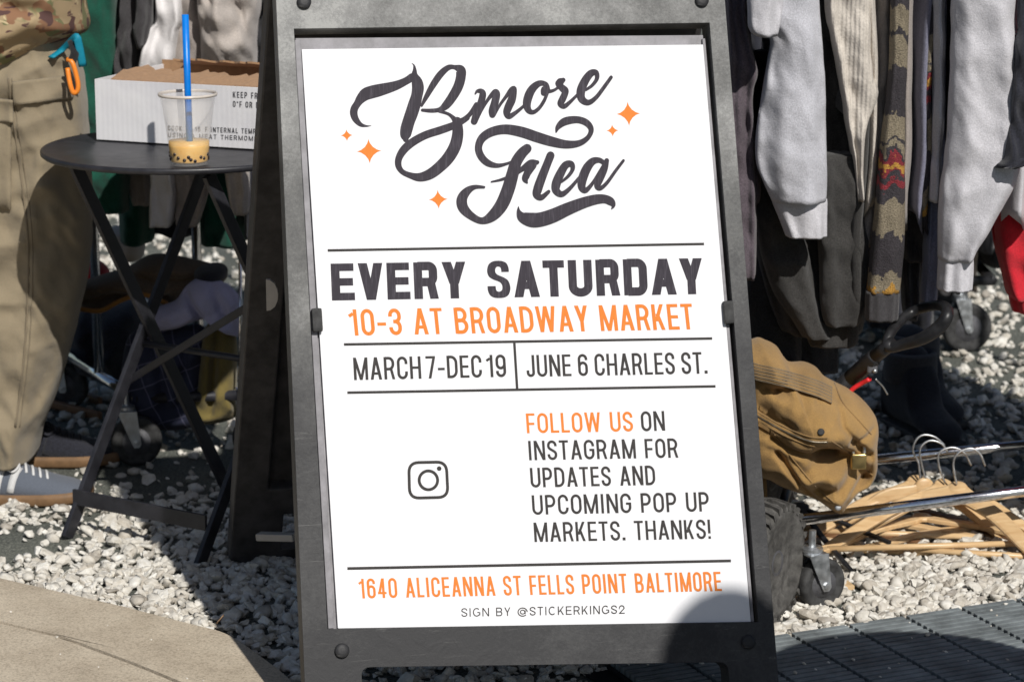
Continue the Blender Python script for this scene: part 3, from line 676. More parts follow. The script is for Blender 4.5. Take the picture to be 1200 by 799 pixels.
# brush-script heading
def tr1(x, y): return U(400 + x / 6.656, 60 + y / 6.656)
def tr2(x, y): return U(400 + x / 6.656, 140 + y / 6.656)
def tr3(x, y): return U(530 + x / 5.325, 60 + y / 5.325)
def tr4(x, y): return U(530 + x / 5.325, 130 + y / 5.325)
def brush(pr, f, sc, pts, sub=7):
    c3 = cr(pts, sub); P = [f(q[0], q[1]) for q in c3]; pr.P += ribbon(P, [max(q[2], 3) / sc * .00128 for q in c3])
    for e in (0, -1):
        pr.poly([P[e] + Vector((math.cos(a), math.sin(a))) * max(c3[e][2], 3) / sc * .00064 for a in [k * math.pi / 6 for k in range(12)]])
def area(pr, f, pts, sub=5):
    """smooth outline; a doubled point is a sharp corner"""
    out = []
    for q in cr(pts, sub, True):
        v = f(q[0], q[1])
        if not out or (v - out[-1]).length > 8e-5: out.append(v)
    if (out[0] - out[-1]).length < 8e-5: out.pop()
    pr.poly(out)
p = Print()
brush(p, tr1, 6.656, [(232, 583, 4), (195, 586, 16), (150, 574, 34), (113, 535, 50), (97, 490, 58), (102, 450, 58), (124, 413, 56), (150, 375, 72), (190, 338, 94), (240, 320, 98), (300, 305, 94), (420, 272, 72), (500, 237, 58), (552, 205, 62)])
brush(p, tr1, 6.656, [(549, 95, 3), (567, 115, 14), (572, 150, 30), (571, 190, 52), (590, 240, 84), (597, 290, 92), (588, 350, 88), (572, 410, 96), (550, 480, 98), (525, 550, 94), (508, 610, 94), (500, 662, 80), (502, 690, 44)])
brush(p, tr1, 6.656, [(626, 428, 18), (660, 362, 36), (715, 265, 50), (775, 180, 52), (835, 130, 42), (885, 128, 36), (928, 148, 76), (932, 200, 76), (912, 275, 76), (868, 355, 72), (815, 425, 62), (765, 458, 36), (700, 466, 32), (632, 462, 24)])
brush(p, tr1, 6.656, [(765, 470, 26), (830, 490, 24), (870, 520, 34), (900, 560, 62)])
brush(p, tr2, 6.656, [(903, 20, 76), (908, 110, 86), (888, 205, 92), (838, 295, 92), (770, 368, 86), (690, 428, 80), (610, 452, 66), (535, 437, 46), (474, 408, 40), (445, 360, 48), (450, 300, 54), (492, 232, 62), (565, 172, 62), (660, 122, 60), (770, 86, 60), (860, 54, 56), (945, 15, 42), (985, -10, 34)])
brush(p, tr3, 5.325, [(40, 442, 34), (75, 425, 30), (112, 392, 28), (150, 335, 30)])
brush(p, tr3, 5.325, [(143, 268, 10), (155, 252, 20), (178, 252, 34), (190, 272, 42), (176, 330, 44), (150, 400, 46), (136, 440, 42)])
brush(p, tr3, 5.325, [(152, 430, 20), (185, 365, 18), (225, 300, 22), (262, 258, 32), (276, 268, 44), (266, 320, 48), (250, 370, 46), (250, 398, 40)])
brush(p, tr3, 5.325, [(262, 400, 18), (295, 340, 18), (335, 285, 22), (368, 245, 34), (385, 240, 34), (372, 300, 50), (350, 350, 50), (340, 385, 44), (355, 408, 34), (395, 385, 24), (440, 348, 18), (460, 322, 14)])
brush(p, tr3, 5.325, [(602, 238, 16), (585, 208, 26), (545, 202, 36), (505, 230, 48), (478, 275, 54), (465, 330, 50), (476, 370, 38), (505, 382, 26), (540, 358, 22), (570, 315, 22), (590, 270, 20), (602, 238, 16)])
brush(p, tr3, 5.325, [(570, 262, 36), (575, 240, 40), (600, 252, 24), (632, 246, 18), (660, 228, 16)])
brush(p, tr3, 5.325, [(664, 202, 44), (676, 192, 46), (692, 182, 28)]); brush(p, tr3, 5.325, [(662, 210, 34), (690, 235, 44), (706, 252, 40), (690, 295, 44), (676, 328, 40), (698, 345, 30), (735, 318, 22), (785, 268, 16)])
brush(p, tr3, 5.325, [(832, 243, 16), (872, 215, 20), (902, 172, 26), (896, 135, 32), (862, 142, 44), (826, 190, 52), (802, 250, 54), (808, 300, 46), (848, 322, 34), (895, 292, 26), (945, 228, 24), (990, 165, 22)])
brush(p, tr4, 5.325, [(648, 132, 10), (662, 98, 34), (705, 66, 48), (780, 56, 42), (838, 76, 40), (866, 118, 32), (845, 168, 30), (790, 203, 38), (710, 210, 50), (620, 192, 60), (530, 165, 64), (430, 132, 64), (330, 116, 58), (245, 132, 54), (185, 172, 50), (163, 230, 44), (180, 285, 44), (222, 326, 40), (280, 342, 26), (340, 330, 16), (392, 308, 14)])
brush(p, tr4, 5.325, [(466, 236, 56), (432, 268, 64), (396, 325, 70), (374, 400, 76), (348, 490, 80), (308, 585, 80), (250, 655, 66), (185, 686, 40), (118, 656, 46), (68, 605, 62), (60, 550, 64), (92, 502, 48), (140, 476, 26), (198, 477, 14)])
brush(p, tr4, 5.325, [(243, 443, 8), (310, 428, 16), (390, 395, 20), (440, 360, 32), (490, 330, 48), (530, 322, 24)]); brush(p, tr4, 5.325, [(498, 338, 56), (470, 385, 46), (455, 425, 40), (468, 452, 6)])
brush(p, tr4, 5.325, [(612, 280, 50), (590, 335, 50), (560, 410, 54), (535, 480, 56), (528, 522, 50), (556, 540, 34), (600, 505, 22)])
brush(p, tr4, 5.325, [(682, 442, 14), (722, 408, 20), (750, 365, 26), (742, 332, 34), (706, 340, 46), (672, 395, 54), (648, 455, 56), (648, 498, 46), (684, 520, 34), (735, 482, 24), (795, 412, 18)])
brush(p, tr4, 5.325, [(942, 322, 26), (915, 308, 30), (875, 316, 44), (838, 360, 56), (812, 425, 56), (808, 475, 46), (832, 496, 32), (872, 455, 22), (920, 380, 22), (952, 330, 26)])
brush(p, tr4, 5.325, [(962, 312, 30), (945, 365, 46), (920, 425, 46), (905, 468, 38), (925, 482, 26), (965, 448, 22), (1020, 372, 20), (1066, 312, 18)])
brush(p, tr4, 5.325, [(411, 598, 4), (414, 630, 26), (436, 662, 62), (490, 680, 86), (550, 678, 86), (630, 653, 84), (720, 612, 76), (820, 573, 66), (900, 552, 58), (955, 551, 50), (990, 568, 46), (1004, 592, 24), (992, 612, 4)])
p.build("script_heading", M['ink'], poster)
# clips and bolts
for x, y, s_ in ((371.5, 375, 1), (853.5, 366, -1)):
    c = uv(x, y); V, Fc = box(sp(c, .000), .015, .034, .012, (SU, SV, SN), .004); part("panel_clip", V, Fc, M['rubber'], sign, smooth=False)
bm_bolt = lathe([(0.0001, .0), (.0085, 0), (.0105, .0012), (.0105, .004), (.009, .0058), (.004, .0065), (.0001, .0066)], (0, 0, 0), SN, 24)
for x, y in ((356, 3), (822, 1), (400.5, 762), (876.5, 752)):
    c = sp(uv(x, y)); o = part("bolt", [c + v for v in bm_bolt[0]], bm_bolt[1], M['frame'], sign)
# rear frame, leaning the other way
apex = sp(Vector(((tl.x + tr.x) / 2, .96)), -.03)
rw = (br_.x - bl.x)
rl = gp(269, 662); rl = Vector((rl.x, rl.y, 0)); rr_ = rl + SU * (rw * 0.97)
tlr = sp(Vector((tl.x - .002, .965)), -TH - .004); trr = sp(Vector((tr.x, .965)), -TH - .004)
RU = (rr_ - rl).normalized(); RV = (tlr - rl).normalized(); RN = RU.cross(RV).normalized(); RLEN = (tlr - rl).length
if RN.y > 0: RN = -RN
def rp(a, b, h=0.0):     # a 0..1 across, b metres up the slope
    t = b / RLEN; return (rl * (1 - t) + tlr * t) * (1 - a) + (rr_ * (1 - t) + trr * t) * a + RN * h
def rplate(loops, h0, h1, name, m, parent, bev=.003):
    tri = tess(loops); fl = [p for lp in loops for p in lp]; n = len(fl)
    V = [rp(*p, h1) for p in fl] + [rp(*p, h0) for p in fl]; Fc = [tuple(t) for t in tri] + [tuple(i + n for i in t) for t in tri]; k = 0
    for lp in loops:
        for i in range(len(lp)):
            a = k + i; b = k + (i + 1) % len(lp); Fc.append((a, b, b + n, a + n))
        k += len(lp)
    o = part(name, V, Fc, m, parent, smooth=False, loc=sign_origin); fix(o); bevelmod(o, bev, 2, 40); return o
rplate([[(0, 0), (1, 0), (1, RLEN), (0, RLEN)], [(.085, .17), (.915, .17), (.915, RLEN - .16), (.085, RLEN - .16)], [(.13, .03), (.87, .03), (.87, .11), (.13, .11)]], -.045, 0, "rear_frame", M['framedark'], sign)
rplate([[(.08, .165), (.92, .165), (.92, RLEN - .155), (.08, RLEN - .155)]], -.034, -.022, "rear_panel", M['framedark'], sign, .001)
for a in (.17, .5, .83): V, Fc = bar(rp(a, .19, -.016), rp(a, RLEN - .19, -.016), .02, .01, SU); part("rear_rib", V, Fc, M['framedark'], sign, smooth=False)
for s_ in (0, 1):
    a = sp(Vector(((tl.x if not s_ else tr.x) + (.06 if not s_ else -.06), .955)), -TH / 2); V, Fc = bar(a - SU * .035, a + SU * .035 - SN * 0 , .03, .05, SV, .004); 
    V, Fc = tube([a - SU * .04 - SN * .03, a + SU * .04 - SN * .03], .014, 14); part("hinge", V, Fc, M['framedark'], sign)
cc = rp(.035, .50, .002); V = []; 
hd = [(0, -.0245), (.006, -.0235), (.013, -.018), (.017, -.009), (.018, 0), (.017, .009), (.013, .018), (.006, .0235), (0, .0245)]
cD = at(312, 346, 4.02)  # pale half-disc put in for a spot of sunlight inside the sign
V = [cD + Vector((x, 0, z)) for x, z in hd] + [cD + Vector((x, .01, z)) for x, z in hd]; k = len(hd)
M['clip'] = plastic("beige_light_spot", (0.42, 0.38, 0.33), .6, .1)  # beige stands for light on the half-disc and the bar below
part("light_spot", V, [tuple(range(k)), tuple(range(k, 2 * k))[::-1]] + [(i, (i + 1) % k, (i + 1) % k + k, i + k) for i in range(k)], M['clip'], sign, smooth=False)
V, Fc = bar(at(303, 628, 4.33), at(346, 629, 4.30), .012, .02, (0, 0, 1)); part("light_streak", V, Fc, M['clip'], sign, smooth=False)  # pale bar put in for a streak of light low inside the sign

# ------------------------------------------------------------------ folding bistro table
TB = Vector((-.572, 4.66, 0)); TZ = .70
tb = thing("bistro_table", TB, "round black folding metal table left of the sign, carrying a carton and a drink", "table")
V, Fc = lathe([(.0001, TZ - .007), (.236, TZ - .007), (.243, TZ - .011), (.250, TZ - .011), (.2535, TZ - .008), (.2535, TZ - .002), (.251, TZ), (.247, TZ - .001), (.244, TZ - .003), (.0001, TZ - .003)], TB, seg=96)
part("table_top", V, Fc, M['tablemetal'], tb)
P1 = Vector((-.797, 4.596, 0)); off_ = Vector((.256, -.166, 0)); T1 = Vector((-.545, 4.98, .68)); TA = Vector((-.787, 4.60, .68)); FA = Vector((-.528, 4.86, 0))
sd = off_.normalized()
for k in (0, 1):
    for a, b in ((P1, T1 + Vector((0, -.12, 0))), (TA + Vector((.02, .02, 0)), FA)):
        V, Fc = bar(a + off_ * k + Vector((0, 0, .004)), b + off_ * k, .026, .009, sd.cross(Vector((0, 0, 1))), .002); part("leg", V, Fc, M['tablemetal'], tb, smooth=False)
for a, b in ((P1, P1 + off_), (FA, FA + off_)):
    V, Fc = bar(a + Vector((.012, .018, .075)), b + Vector((.012, .018, .075)), .028, .006, (0, 0, 1), .001); part("crossbar", V, Fc, M['tablemetal'], tb, smooth=False)
V, Fc = bar(Vector((-.70, 4.72, .26)), Vector((-.452, 4.55, .44)), .014, .006, (0, 0, 1)); part("brace", V, Fc, M['tablemetal'], tb, smooth=False)
V, Fc = tube([P1 * .5 + T1 * .5 + Vector((-.01, -.05, -.01)), P1 * .5 + T1 * .5 + off_ + Vector((-.01, -.05, -.01))], .006); part("pivot_rod", V, Fc, M['tablemetal'], tb)

# second table, added out of view so its round top shades the grate
t2 = tb.copy(); COL.objects.link(t2); t2.location = (.90, 3.06, 0); t2["label"] = "second round black folding table, added unseen outside the frame to shade the grate"; tb["group"] = t2["group"] = "round folding tables"
for ch in list(tb.children): c_ = ch.copy(); COL.objects.link(c_); c_.parent = t2
# carton on the table
def card_bld(n, b):
    v = coords(n); a = N(n, "ShaderNodeTexNoise", Scale=8.0, Detail=4.0); n.links.new(v, a.inputs["Vector"])
    n.links.new(ramp(n, a.outputs[0], [(0.3, (0.60, 0.59, 0.62)), (0.6, (0.70, 0.69, 0.70))]), b.inputs["Base Color"]); b.inputs["Roughness"].default_value = .7
    wv = N(n, "ShaderNodeTexWave", Scale=34.0, bands_direction='X'); n.links.new(v, wv.inputs["Vector"]); bump(n, b, wv.outputs[0], .12, .001)
    bump(n, b, a.outputs[0], .3, .01)
M['card'] = mat("white_cardboard", card_bld); M['kraft'] = fabric("brown_kraft_board", (0.36, 0.21, 0.11), .08, 300, .85, fuzz=.1)
b0 = Vector((-.742, 4.742, TZ)); bx = Vector((.297, -.118, 0)).normalized(); by = Vector((-bx.y, bx.x, 0)); BL, BW, BH, bt = .40, .25, .108, .004
cb = thing("cardboard_box", b0 + bx * .2 + by * .12, "white printed cardboard carton with torn brown top standing on the round table", "box")
up = Vector((0, 0, 1))
def bxp(a, b, c): return b0 + bx * a + by * b + up * c
V, Fc = box(bxp(BL / 2, bt / 2, BH / 2), BL, bt, BH, (bx, by, up), .0006); part("front_wall", V, Fc, M['card'], cb, smooth=False)
for a in (bt / 2, BL - bt / 2): V, Fc = box(bxp(a, BW / 2, BH / 2), bt, BW - 2 * bt - .001, BH, (bx, by, up), .0006); part("side_wall", V, Fc, M['card'], cb, smooth=False)
V, Fc = box(bxp(BL / 2, BW - bt / 2, BH / 2 + .004), BL, bt, BH + .008, (bx, by, up), .0006); part("back_wall", V, Fc, M['kraft'], cb, smooth=False)
V, Fc = box(bxp(BL / 2, BW / 2, .003), BL - 2 * bt - .001, BW - 2 * bt - .001, .003, (bx, by, up), 0); part("base_flap", V, Fc, M['kraft'], cb, smooth=False)
def ragged(a0, a1, b0_, z0, b1_, z1, seed, n=40):      # torn flap folded inwards, kraft side up
    V = []; Fc = []
    for i in range(n + 1):
        a = a0 + (a1 - a0) * i / n; t = max(0.25, .75 + .35 * nz(i * .35, seed) + .25 * nz(i * 1.3, seed + 4)); 
        for s_ in (0, .0035): V.append(bxp(a, b0_, z0 - s_)); V.append(bxp(a, b0_ + (b1_ - b0_) * t, z0 + (z1 - z0) * t - s_))
    for i in range(n):
        k = i * 4; Fc += [(k, k + 1, k + 5, k + 4), (k + 2, k + 6, k + 7, k + 3), (k + 1, k + 3, k + 7, k + 5), (k, k + 4, k + 6, k + 2)]
    Fc += [(0, 2, 3, 1), (n * 4, n * 4 + 1, n * 4 + 3, n * 4 + 2)]; return V, Fc
V, Fc = ragged(.03, BL - .01, .005, BH + .001, .075, BH + .020, 2.2); part("torn_flap", V, Fc, M['kraft'], cb, smooth=False)
V, Fc = ragged(.05, BL - .02, BW - .006, BH + .006, BW - .07, BH + .022, 8.2); part("torn_flap", V, Fc, M['kraft'], cb, smooth=False)
fn = -by
def cput(q, h): return b0 + bx * q.x + up * q.y + fn * (h + .0003)
def cuv(x, y):
    r = ray(x, y); t = (b0 - CAM).dot(fn) / r.dot(fn); p = CAM + r * t - b0; return Vector((p.dot(bx), p.z))
M['print'] = ink("dark_carton_print", (0.05, 0.05, 0.055), (0.09, 0.09, 0.1))
for s_, a, b, c, t in (("KEEP FROZEN", (273, 114.5), (321, 117), (273, 107.5), .17), ("0\u00b0F OR BELOW", (273, 125.5), (323, 128), (273, 118.5), .17), ("COOK TO 165F INTERNAL TEMP", (197, 153), (300, 157), (197, 147.2), .16), ("USING A MEAT THERMOMETER", (197, 161), (317, 166), (197, 155.5), .16)):
    p = Print(); text_line(p, s_, cuv(*a), cuv(*b), cuv(*c), t=t, gap=.2); p.build("lettering", M['print'], cb, h=0, put=cput)

# plastic cup of boba tea
def glass_bld(n, b):
    b.inputs["Base Color"].default_value = (.97, .97, .96, 1); b.inputs["Roughness"].default_value = .06; b.inputs["IOR"].default_value = 1.25; b.inputs["Transmission Weight"].default_value = 0
    b.inputs["Alpha"].default_value = .15; b.inputs["Base Color"].default_value = (.75, .72, .69, 1); b.inputs["Specular IOR Level"].default_value = .8
M['cup'] = mat("clear_plastic", glass_bld)
M['liquid'] = mat("mango_tea", lambda n, b: (ramp_to(n, b)))if False else plastic("mango_tea", (0.86, 0.46, 0.07), .3, .12, .4, 30, (0.92, 0.62, 0.20))
M['pearl'] = plastic("tapioca", (0.02, 0.012, 0.01), .2, .5, .6, 50)
C0 = at(222, 190.5, 4.475); C0.z = TZ - .003
cup = thing("plastic_cup", C0, "clear plastic cup with a little orange bubble tea on the table beside the carton", "cup")
pr_ = [(.0001, .004), (.027, .004), (.0295, .0005), (.031, .0005), (.0315, .005), (.0342, .030), (.0346, .032), (.0440, .100), (.0455, .104), (.0460, .1135), (.049, .115), (.0492, .118), (.0478, .119), (.0448, .1135), (.0430, .100), (.0335, .032), (.0305, .007), (.0001, .0065)]
V, Fc = lathe(pr_, C0, seg=64); part("cup_wall", V, Fc, M['cup'], cup)
V, Fc = lathe([(.0475, .1165), (.0492, .1165), (.0502, .119), (.0492, .1215), (.0475, .1215), (.0468, .119), (.0475, .1165)], C0, seg=64, caps=False); part("rim", V, Fc, plastic("rim_plastic", (.55, .5, .45), .25, .1), cup)
LQ = .0405
prof = [(.0001, .0055), (.0300, .0055), (.0312, .008), (.0340, .031), (.0338, LQ), (.0001, LQ)]
V, Fc = lathe(prof, C0, seg=48); part("tea", V, Fc, M['liquid'], cup)
gs = []; v_, f_ = ico(2)
for i in range(34):
    a = i * 2.399; rr0 = .0305 if i < 26 else random.uniform(.0, .026); z = (random.uniform(.009, .021) if i < 26 else .012) ; rr0 = .0303 + (z - .0072) * .12 if i < 26 else rr0
    gs.append(([C0 + Vector((math.cos(a) * rr0, math.sin(a) * rr0, z)) + Vector(q) * .0032 for q in v_], [tuple(t) for t in f_]))
V, Fc = join(*gs); o = part("tapioca_pearls", V, Fc, M['pearl'], cup); o["kind"] = "stuff"
st = C0 + Vector((.002, -.006, 0)); V, Fc = tube([st + Vector((0, 0, .009)), st + Vector((-.0015, -.002, .253))], .0058, 20, caps=True)
o = part("drinking_straw", V, Fc, plastic("blue_straw", (0.0, 0.17, 0.62), .3, .1, .5), None); tag(o, "wide bright blue straw standing upright in the plastic cup", "straw")

# ------------------------------------------------------------------ cloth colours
K = {}
K['heather'] = fabric("heather_grey_fleece", (0.50, 0.50, 0.54), .14, 900)
K['heather2'] = fabric("pale_grey_fleece", (0.56, 0.55, 0.58), .12, 900)
K['oat'] = fabric("oatmeal_fleece", (0.43, 0.385, 0.35), .12, 800)
K['taupe'] = fabric("grey_beige_fleece", (0.33, 0.29, 0.265), .12, 800)
K['white'] = fabric("off_white_cotton", (0.68, 0.66, 0.66), .05, 900)
K['cream'] = fabric("cream_rib_knit", (0.58, 0.53, 0.47), .10, 500, ribs=45, fuzz=.8)
K['black'] = fabric("faded_black_fleece", (0.040, 0.038, 0.036), .3, 900)
K['char'] = fabric("charcoal_cotton", (0.05, 0.047, 0.05), .25, 900)
K['dark'] = fabric("dark_navy_cloth", (0.02, 0.021, 0.03), .3, 700)
K['plum'] = fabric("dusty_plum_fleece", (0.10, 0.08, 0.095), .2, 700)
K['green'] = fabric("bottle_green_fleece", (0.006, 0.072, 0.046), .15, 700)
K['red'] = fabric("red_fleece", (0.55, 0.016, 0.03), .12, 700)
K['blue'] = fabric("slate_blue_cotton", (0.20, 0.20, 0.27), .15, 700)
K['khaki'] = fabric("khaki_ripstop", (0.275, 0.225, 0.15), .06, 1400, fuzz=.3, blotch=.2)
K['seam'] = fabric("khaki_seam", (0.20, 0.16, 0.105), .1, 1400)
K['beige'] = fabric("beige_twill", (0.42, 0.35, 0.28), .08)
K['canvas'] = fabric("tan_duck_canvas", (0.36, 0.215, 0.075), .12, 1100, fuzz=.5, blotch=.28)
K['web'] = fabric("tan_webbing", (0.27, 0.165, 0.065), .1, 900, blotch=.15)
K['browncoat'] = fabric("brown_waxed_cloth", (0.12, 0.085, 0.055), .15, 500)
K['lav'] = fabric("lavender_cotton", (0.42, 0.41, 0.58), .06)
K['mustard'] = fabric("mustard_cotton", (0.17, 0.13, 0.04), .1)
K['jean'] = fabric("black_denim", (0.035, 0.036, 0.042), .3, 900)
def camo_bld(n, b):
    v = coords(n, (1, 1, 1.4)); b.inputs["Roughness"].default_value = .9; b.inputs["Specular IOR Level"].default_value = .2; prev = None
    base = None
    for i, (sc, th, c) in enumerate(((9, None, (0.36, 0.27, 0.16)), (11, .50, (0.17, 0.17, 0.085)), (15, .56, (0.24, 0.13, 0.075)), (23, .60, (0.10, 0.055, 0.05)), (34, .66, (0.52, 0.42, 0.25)))):
        if th is None:
            base = N(n, "ShaderNodeRGB"); base.outputs[0].default_value = (*c, 1); prev = base.outputs[0]; continue
        a = N(n, "ShaderNodeTexNoise", Scale=float(sc), Detail=2.5, Distortion=.6); mp = N(n, "ShaderNodeMapping"); mp.inputs["Location"].default_value = (i * 3.1, i * 1.7, i * 5.3)
        n.links.new(v, mp.inputs[0]); n.links.new(mp.outputs[0], a.inputs["Vector"])
        g = ramp(n, a.outputs[0], [(th - .012, (0, 0, 0)), (th + .012, (1, 1, 1))]); mx = N(n, "ShaderNodeMixRGB"); n.links.new(g, mx.inputs[0]); n.links.new(prev, mx.inputs[1]); mx.inputs[2].default_value = (*c, 1); prev = mx.outputs[0]
    n.links.new(prev, b.inputs["Base Color"])
    a = N(n, "ShaderNodeTexNoise", Scale=700.0); n.links.new(v, a.inputs["Vector"]); bump(n, b, a.outputs[0], .4, .001)
K['camo'] = mat("woodland_camouflage", camo_bld)
def plaid_bld(n, b):
    v = coords(n); b.inputs["Roughness"].default_value = .9; sep = n.nodes.new("ShaderNodeSeparateXYZ"); mp = N(n, "ShaderNodeMapping"); mp.inputs["Rotation"].default_value = (0, .35, 0); n.links.new(v, mp.inputs[0]); n.links.new(mp.outputs[0], sep.inputs[0])
    prev = None
    for ax, per in ((0, .035), (2, .035)):
        m1 = N(n, "ShaderNodeMath", operation='PINGPONG'); n.links.new(sep.outputs[ax], m1.inputs[0]); m1.inputs[1].default_value = per * .6
        m2 = N(n, "ShaderNodeMath", operation='LESS_THAN'); n.links.new(m1.outputs[0], m2.inputs[0]); m2.inputs[1].default_value = .0011
        prev = m2.outputs[0] if prev is None else (lambda a: (n.links.new(prev, a.inputs[0]), n.links.new(m2.outputs[0], a.inputs[1]), a.outputs[0])[2])(N(n, "ShaderNodeMath", operation='MAXIMUM'))
    mx = N(n, "ShaderNodeMixRGB"); n.links.new(prev, mx.inputs[0]); mx.inputs[1].default_value = (.022, .026, .055, 1); mx.inputs[2].default_value = (.12, .12, .19, 1); n.links.new(mx.outputs[0], b.inputs["Base Color"])
K['plaid'] = mat("navy_plaid", plaid_bld)
def knit_bld(n, b):
    # bands of a woven pattern keyed to height on the sleeve
    v = coords(n); sep = n.nodes.new("ShaderNodeSeparateXYZ"); n.links.new(v, sep.inputs[0])
    px = N(n, "ShaderNodeMath", operation='PINGPONG'); n.links.new(sep.outputs[0], px.inputs[0]); px.inputs[1].default_value = .016
    ad = N(n, "ShaderNodeMath", operation='MULTIPLY_ADD'); n.links.new(px.outputs[0], ad.inputs[0]); ad.inputs[1].default_value = .8; n.links.new(sep.outputs[2], ad.inputs[2])
    wb = N(n, "ShaderNodeTexNoise", Scale=55.0, Detail=4.0); n.links.new(v, wb.inputs["Vector"]); a2 = N(n, "ShaderNodeMath", operation='MULTIPLY_ADD'); n.links.new(wb.outputs[0], a2.inputs[0]); a2.inputs[1].default_value = .05; n.links.new(ad.outputs[0], a2.inputs[2])
    a3 = N(n, "ShaderNodeMath", operation='SUBTRACT'); n.links.new(a2.outputs[0], a3.inputs[0]); a3.inputs[1].default_value = .025
    sn = N(n, "ShaderNodeMath", operation='SNAP'); n.links.new(a3.outputs[0], sn.inputs[0]); sn.inputs[1].default_value = .006
    mr = N(n, "ShaderNodeMapRange"); n.links.new(sn.outputs[0], mr.inputs[0]); mr.inputs[1].default_value = -.39; mr.inputs[2].default_value = .33
    T = (.215, .18, .125); Dk = (.038, .033, .038); Rd = (.20, .022, .03); Y = (.42, .22, .04)
    r = n.nodes.new("ShaderNodeValToRGB"); r.color_ramp.interpolation = 'CONSTANT'; e = r.color_ramp.elements
    stops = [(0, Dk), (.015, Y), (.026, T), (.065, Dk), (.163, T), (.235, Dk), (.268, Rd), (.285, Dk), (.298, Rd), (.312, Y), (.326, Rd), (.342, Dk), (.354, T), (.366, Dk), (.378, T), (.436, Dk), (.545, T), (.612, Dk), (.626, T), (.685, Dk), (.735, T), (.83, Dk), (.88, T)]
    while len(e) < len(stops): e.new(.5)
    for i, (p, c) in enumerate(stops): e[i].position = p; e[i].color = (*c, 1)
    n.links.new(mr.outputs[0], r.inputs[0])
    a = N(n, "ShaderNodeTexNoise", Scale=450.0, Detail=3.0); n.links.new(v, a.inputs["Vector"]); g = ramp(n, a.outputs[0], [(.35, (.6, .6, .6)), (.65, (1.25, 1.25, 1.25))])
    mx = N(n, "ShaderNodeMixRGB", blend_type='MULTIPLY'); mx.inputs[0].default_value = 1; n.links.new(r.outputs[0], mx.inputs[1]); n.links.new(g, mx.inputs[2]); n.links.new(mx.outputs[0], b.inputs["Base Color"])
    b.inputs["Roughness"].default_value = .95; bump(n, b, a.outputs[0], .9, .003)
K['knit'] = mat("patterned_wool_knit", knit_bld)

# ------------------------------------------------------------------ people
def skinbody(name, joints, edges, m, parent, sub=2):
    """one continuous surface grown round a skeleton: joints {key: ((x,y,z), radius)}"""
    ks = list(joints); me = bpy.data.meshes.new(name); me.from_pydata([joints[k][0] for k in ks], [(ks.index(a), ks.index(b)) for a, b in edges], [])
    o = bpy.data.objects.new(name, me); COL.objects.link(o); me.materials.append(m)
    sk = o.modifiers.new("skin", 'SKIN'); sk.use_smooth_shade = True
    for i, k in enumerate(ks):
        r_ = joints[k][1]; me.skin_vertices[0].data[i].radius = r_ if isinstance(r_, tuple) else (r_, r_)
    me.skin_vertices[0].data[0].use_root = True
    ss = o.modifiers.new("smooth", 'SUBSURF'); ss.levels = sub; ss.render_levels = sub; o.parent = parent; return o
M['skin'] = plastic("skin", (0.52, 0.31, 0.22), .5, .06, .35, 40); M['hair'] = plastic("dark_hair", (0.03, 0.02, 0.015), .6, .5, .3, 90)
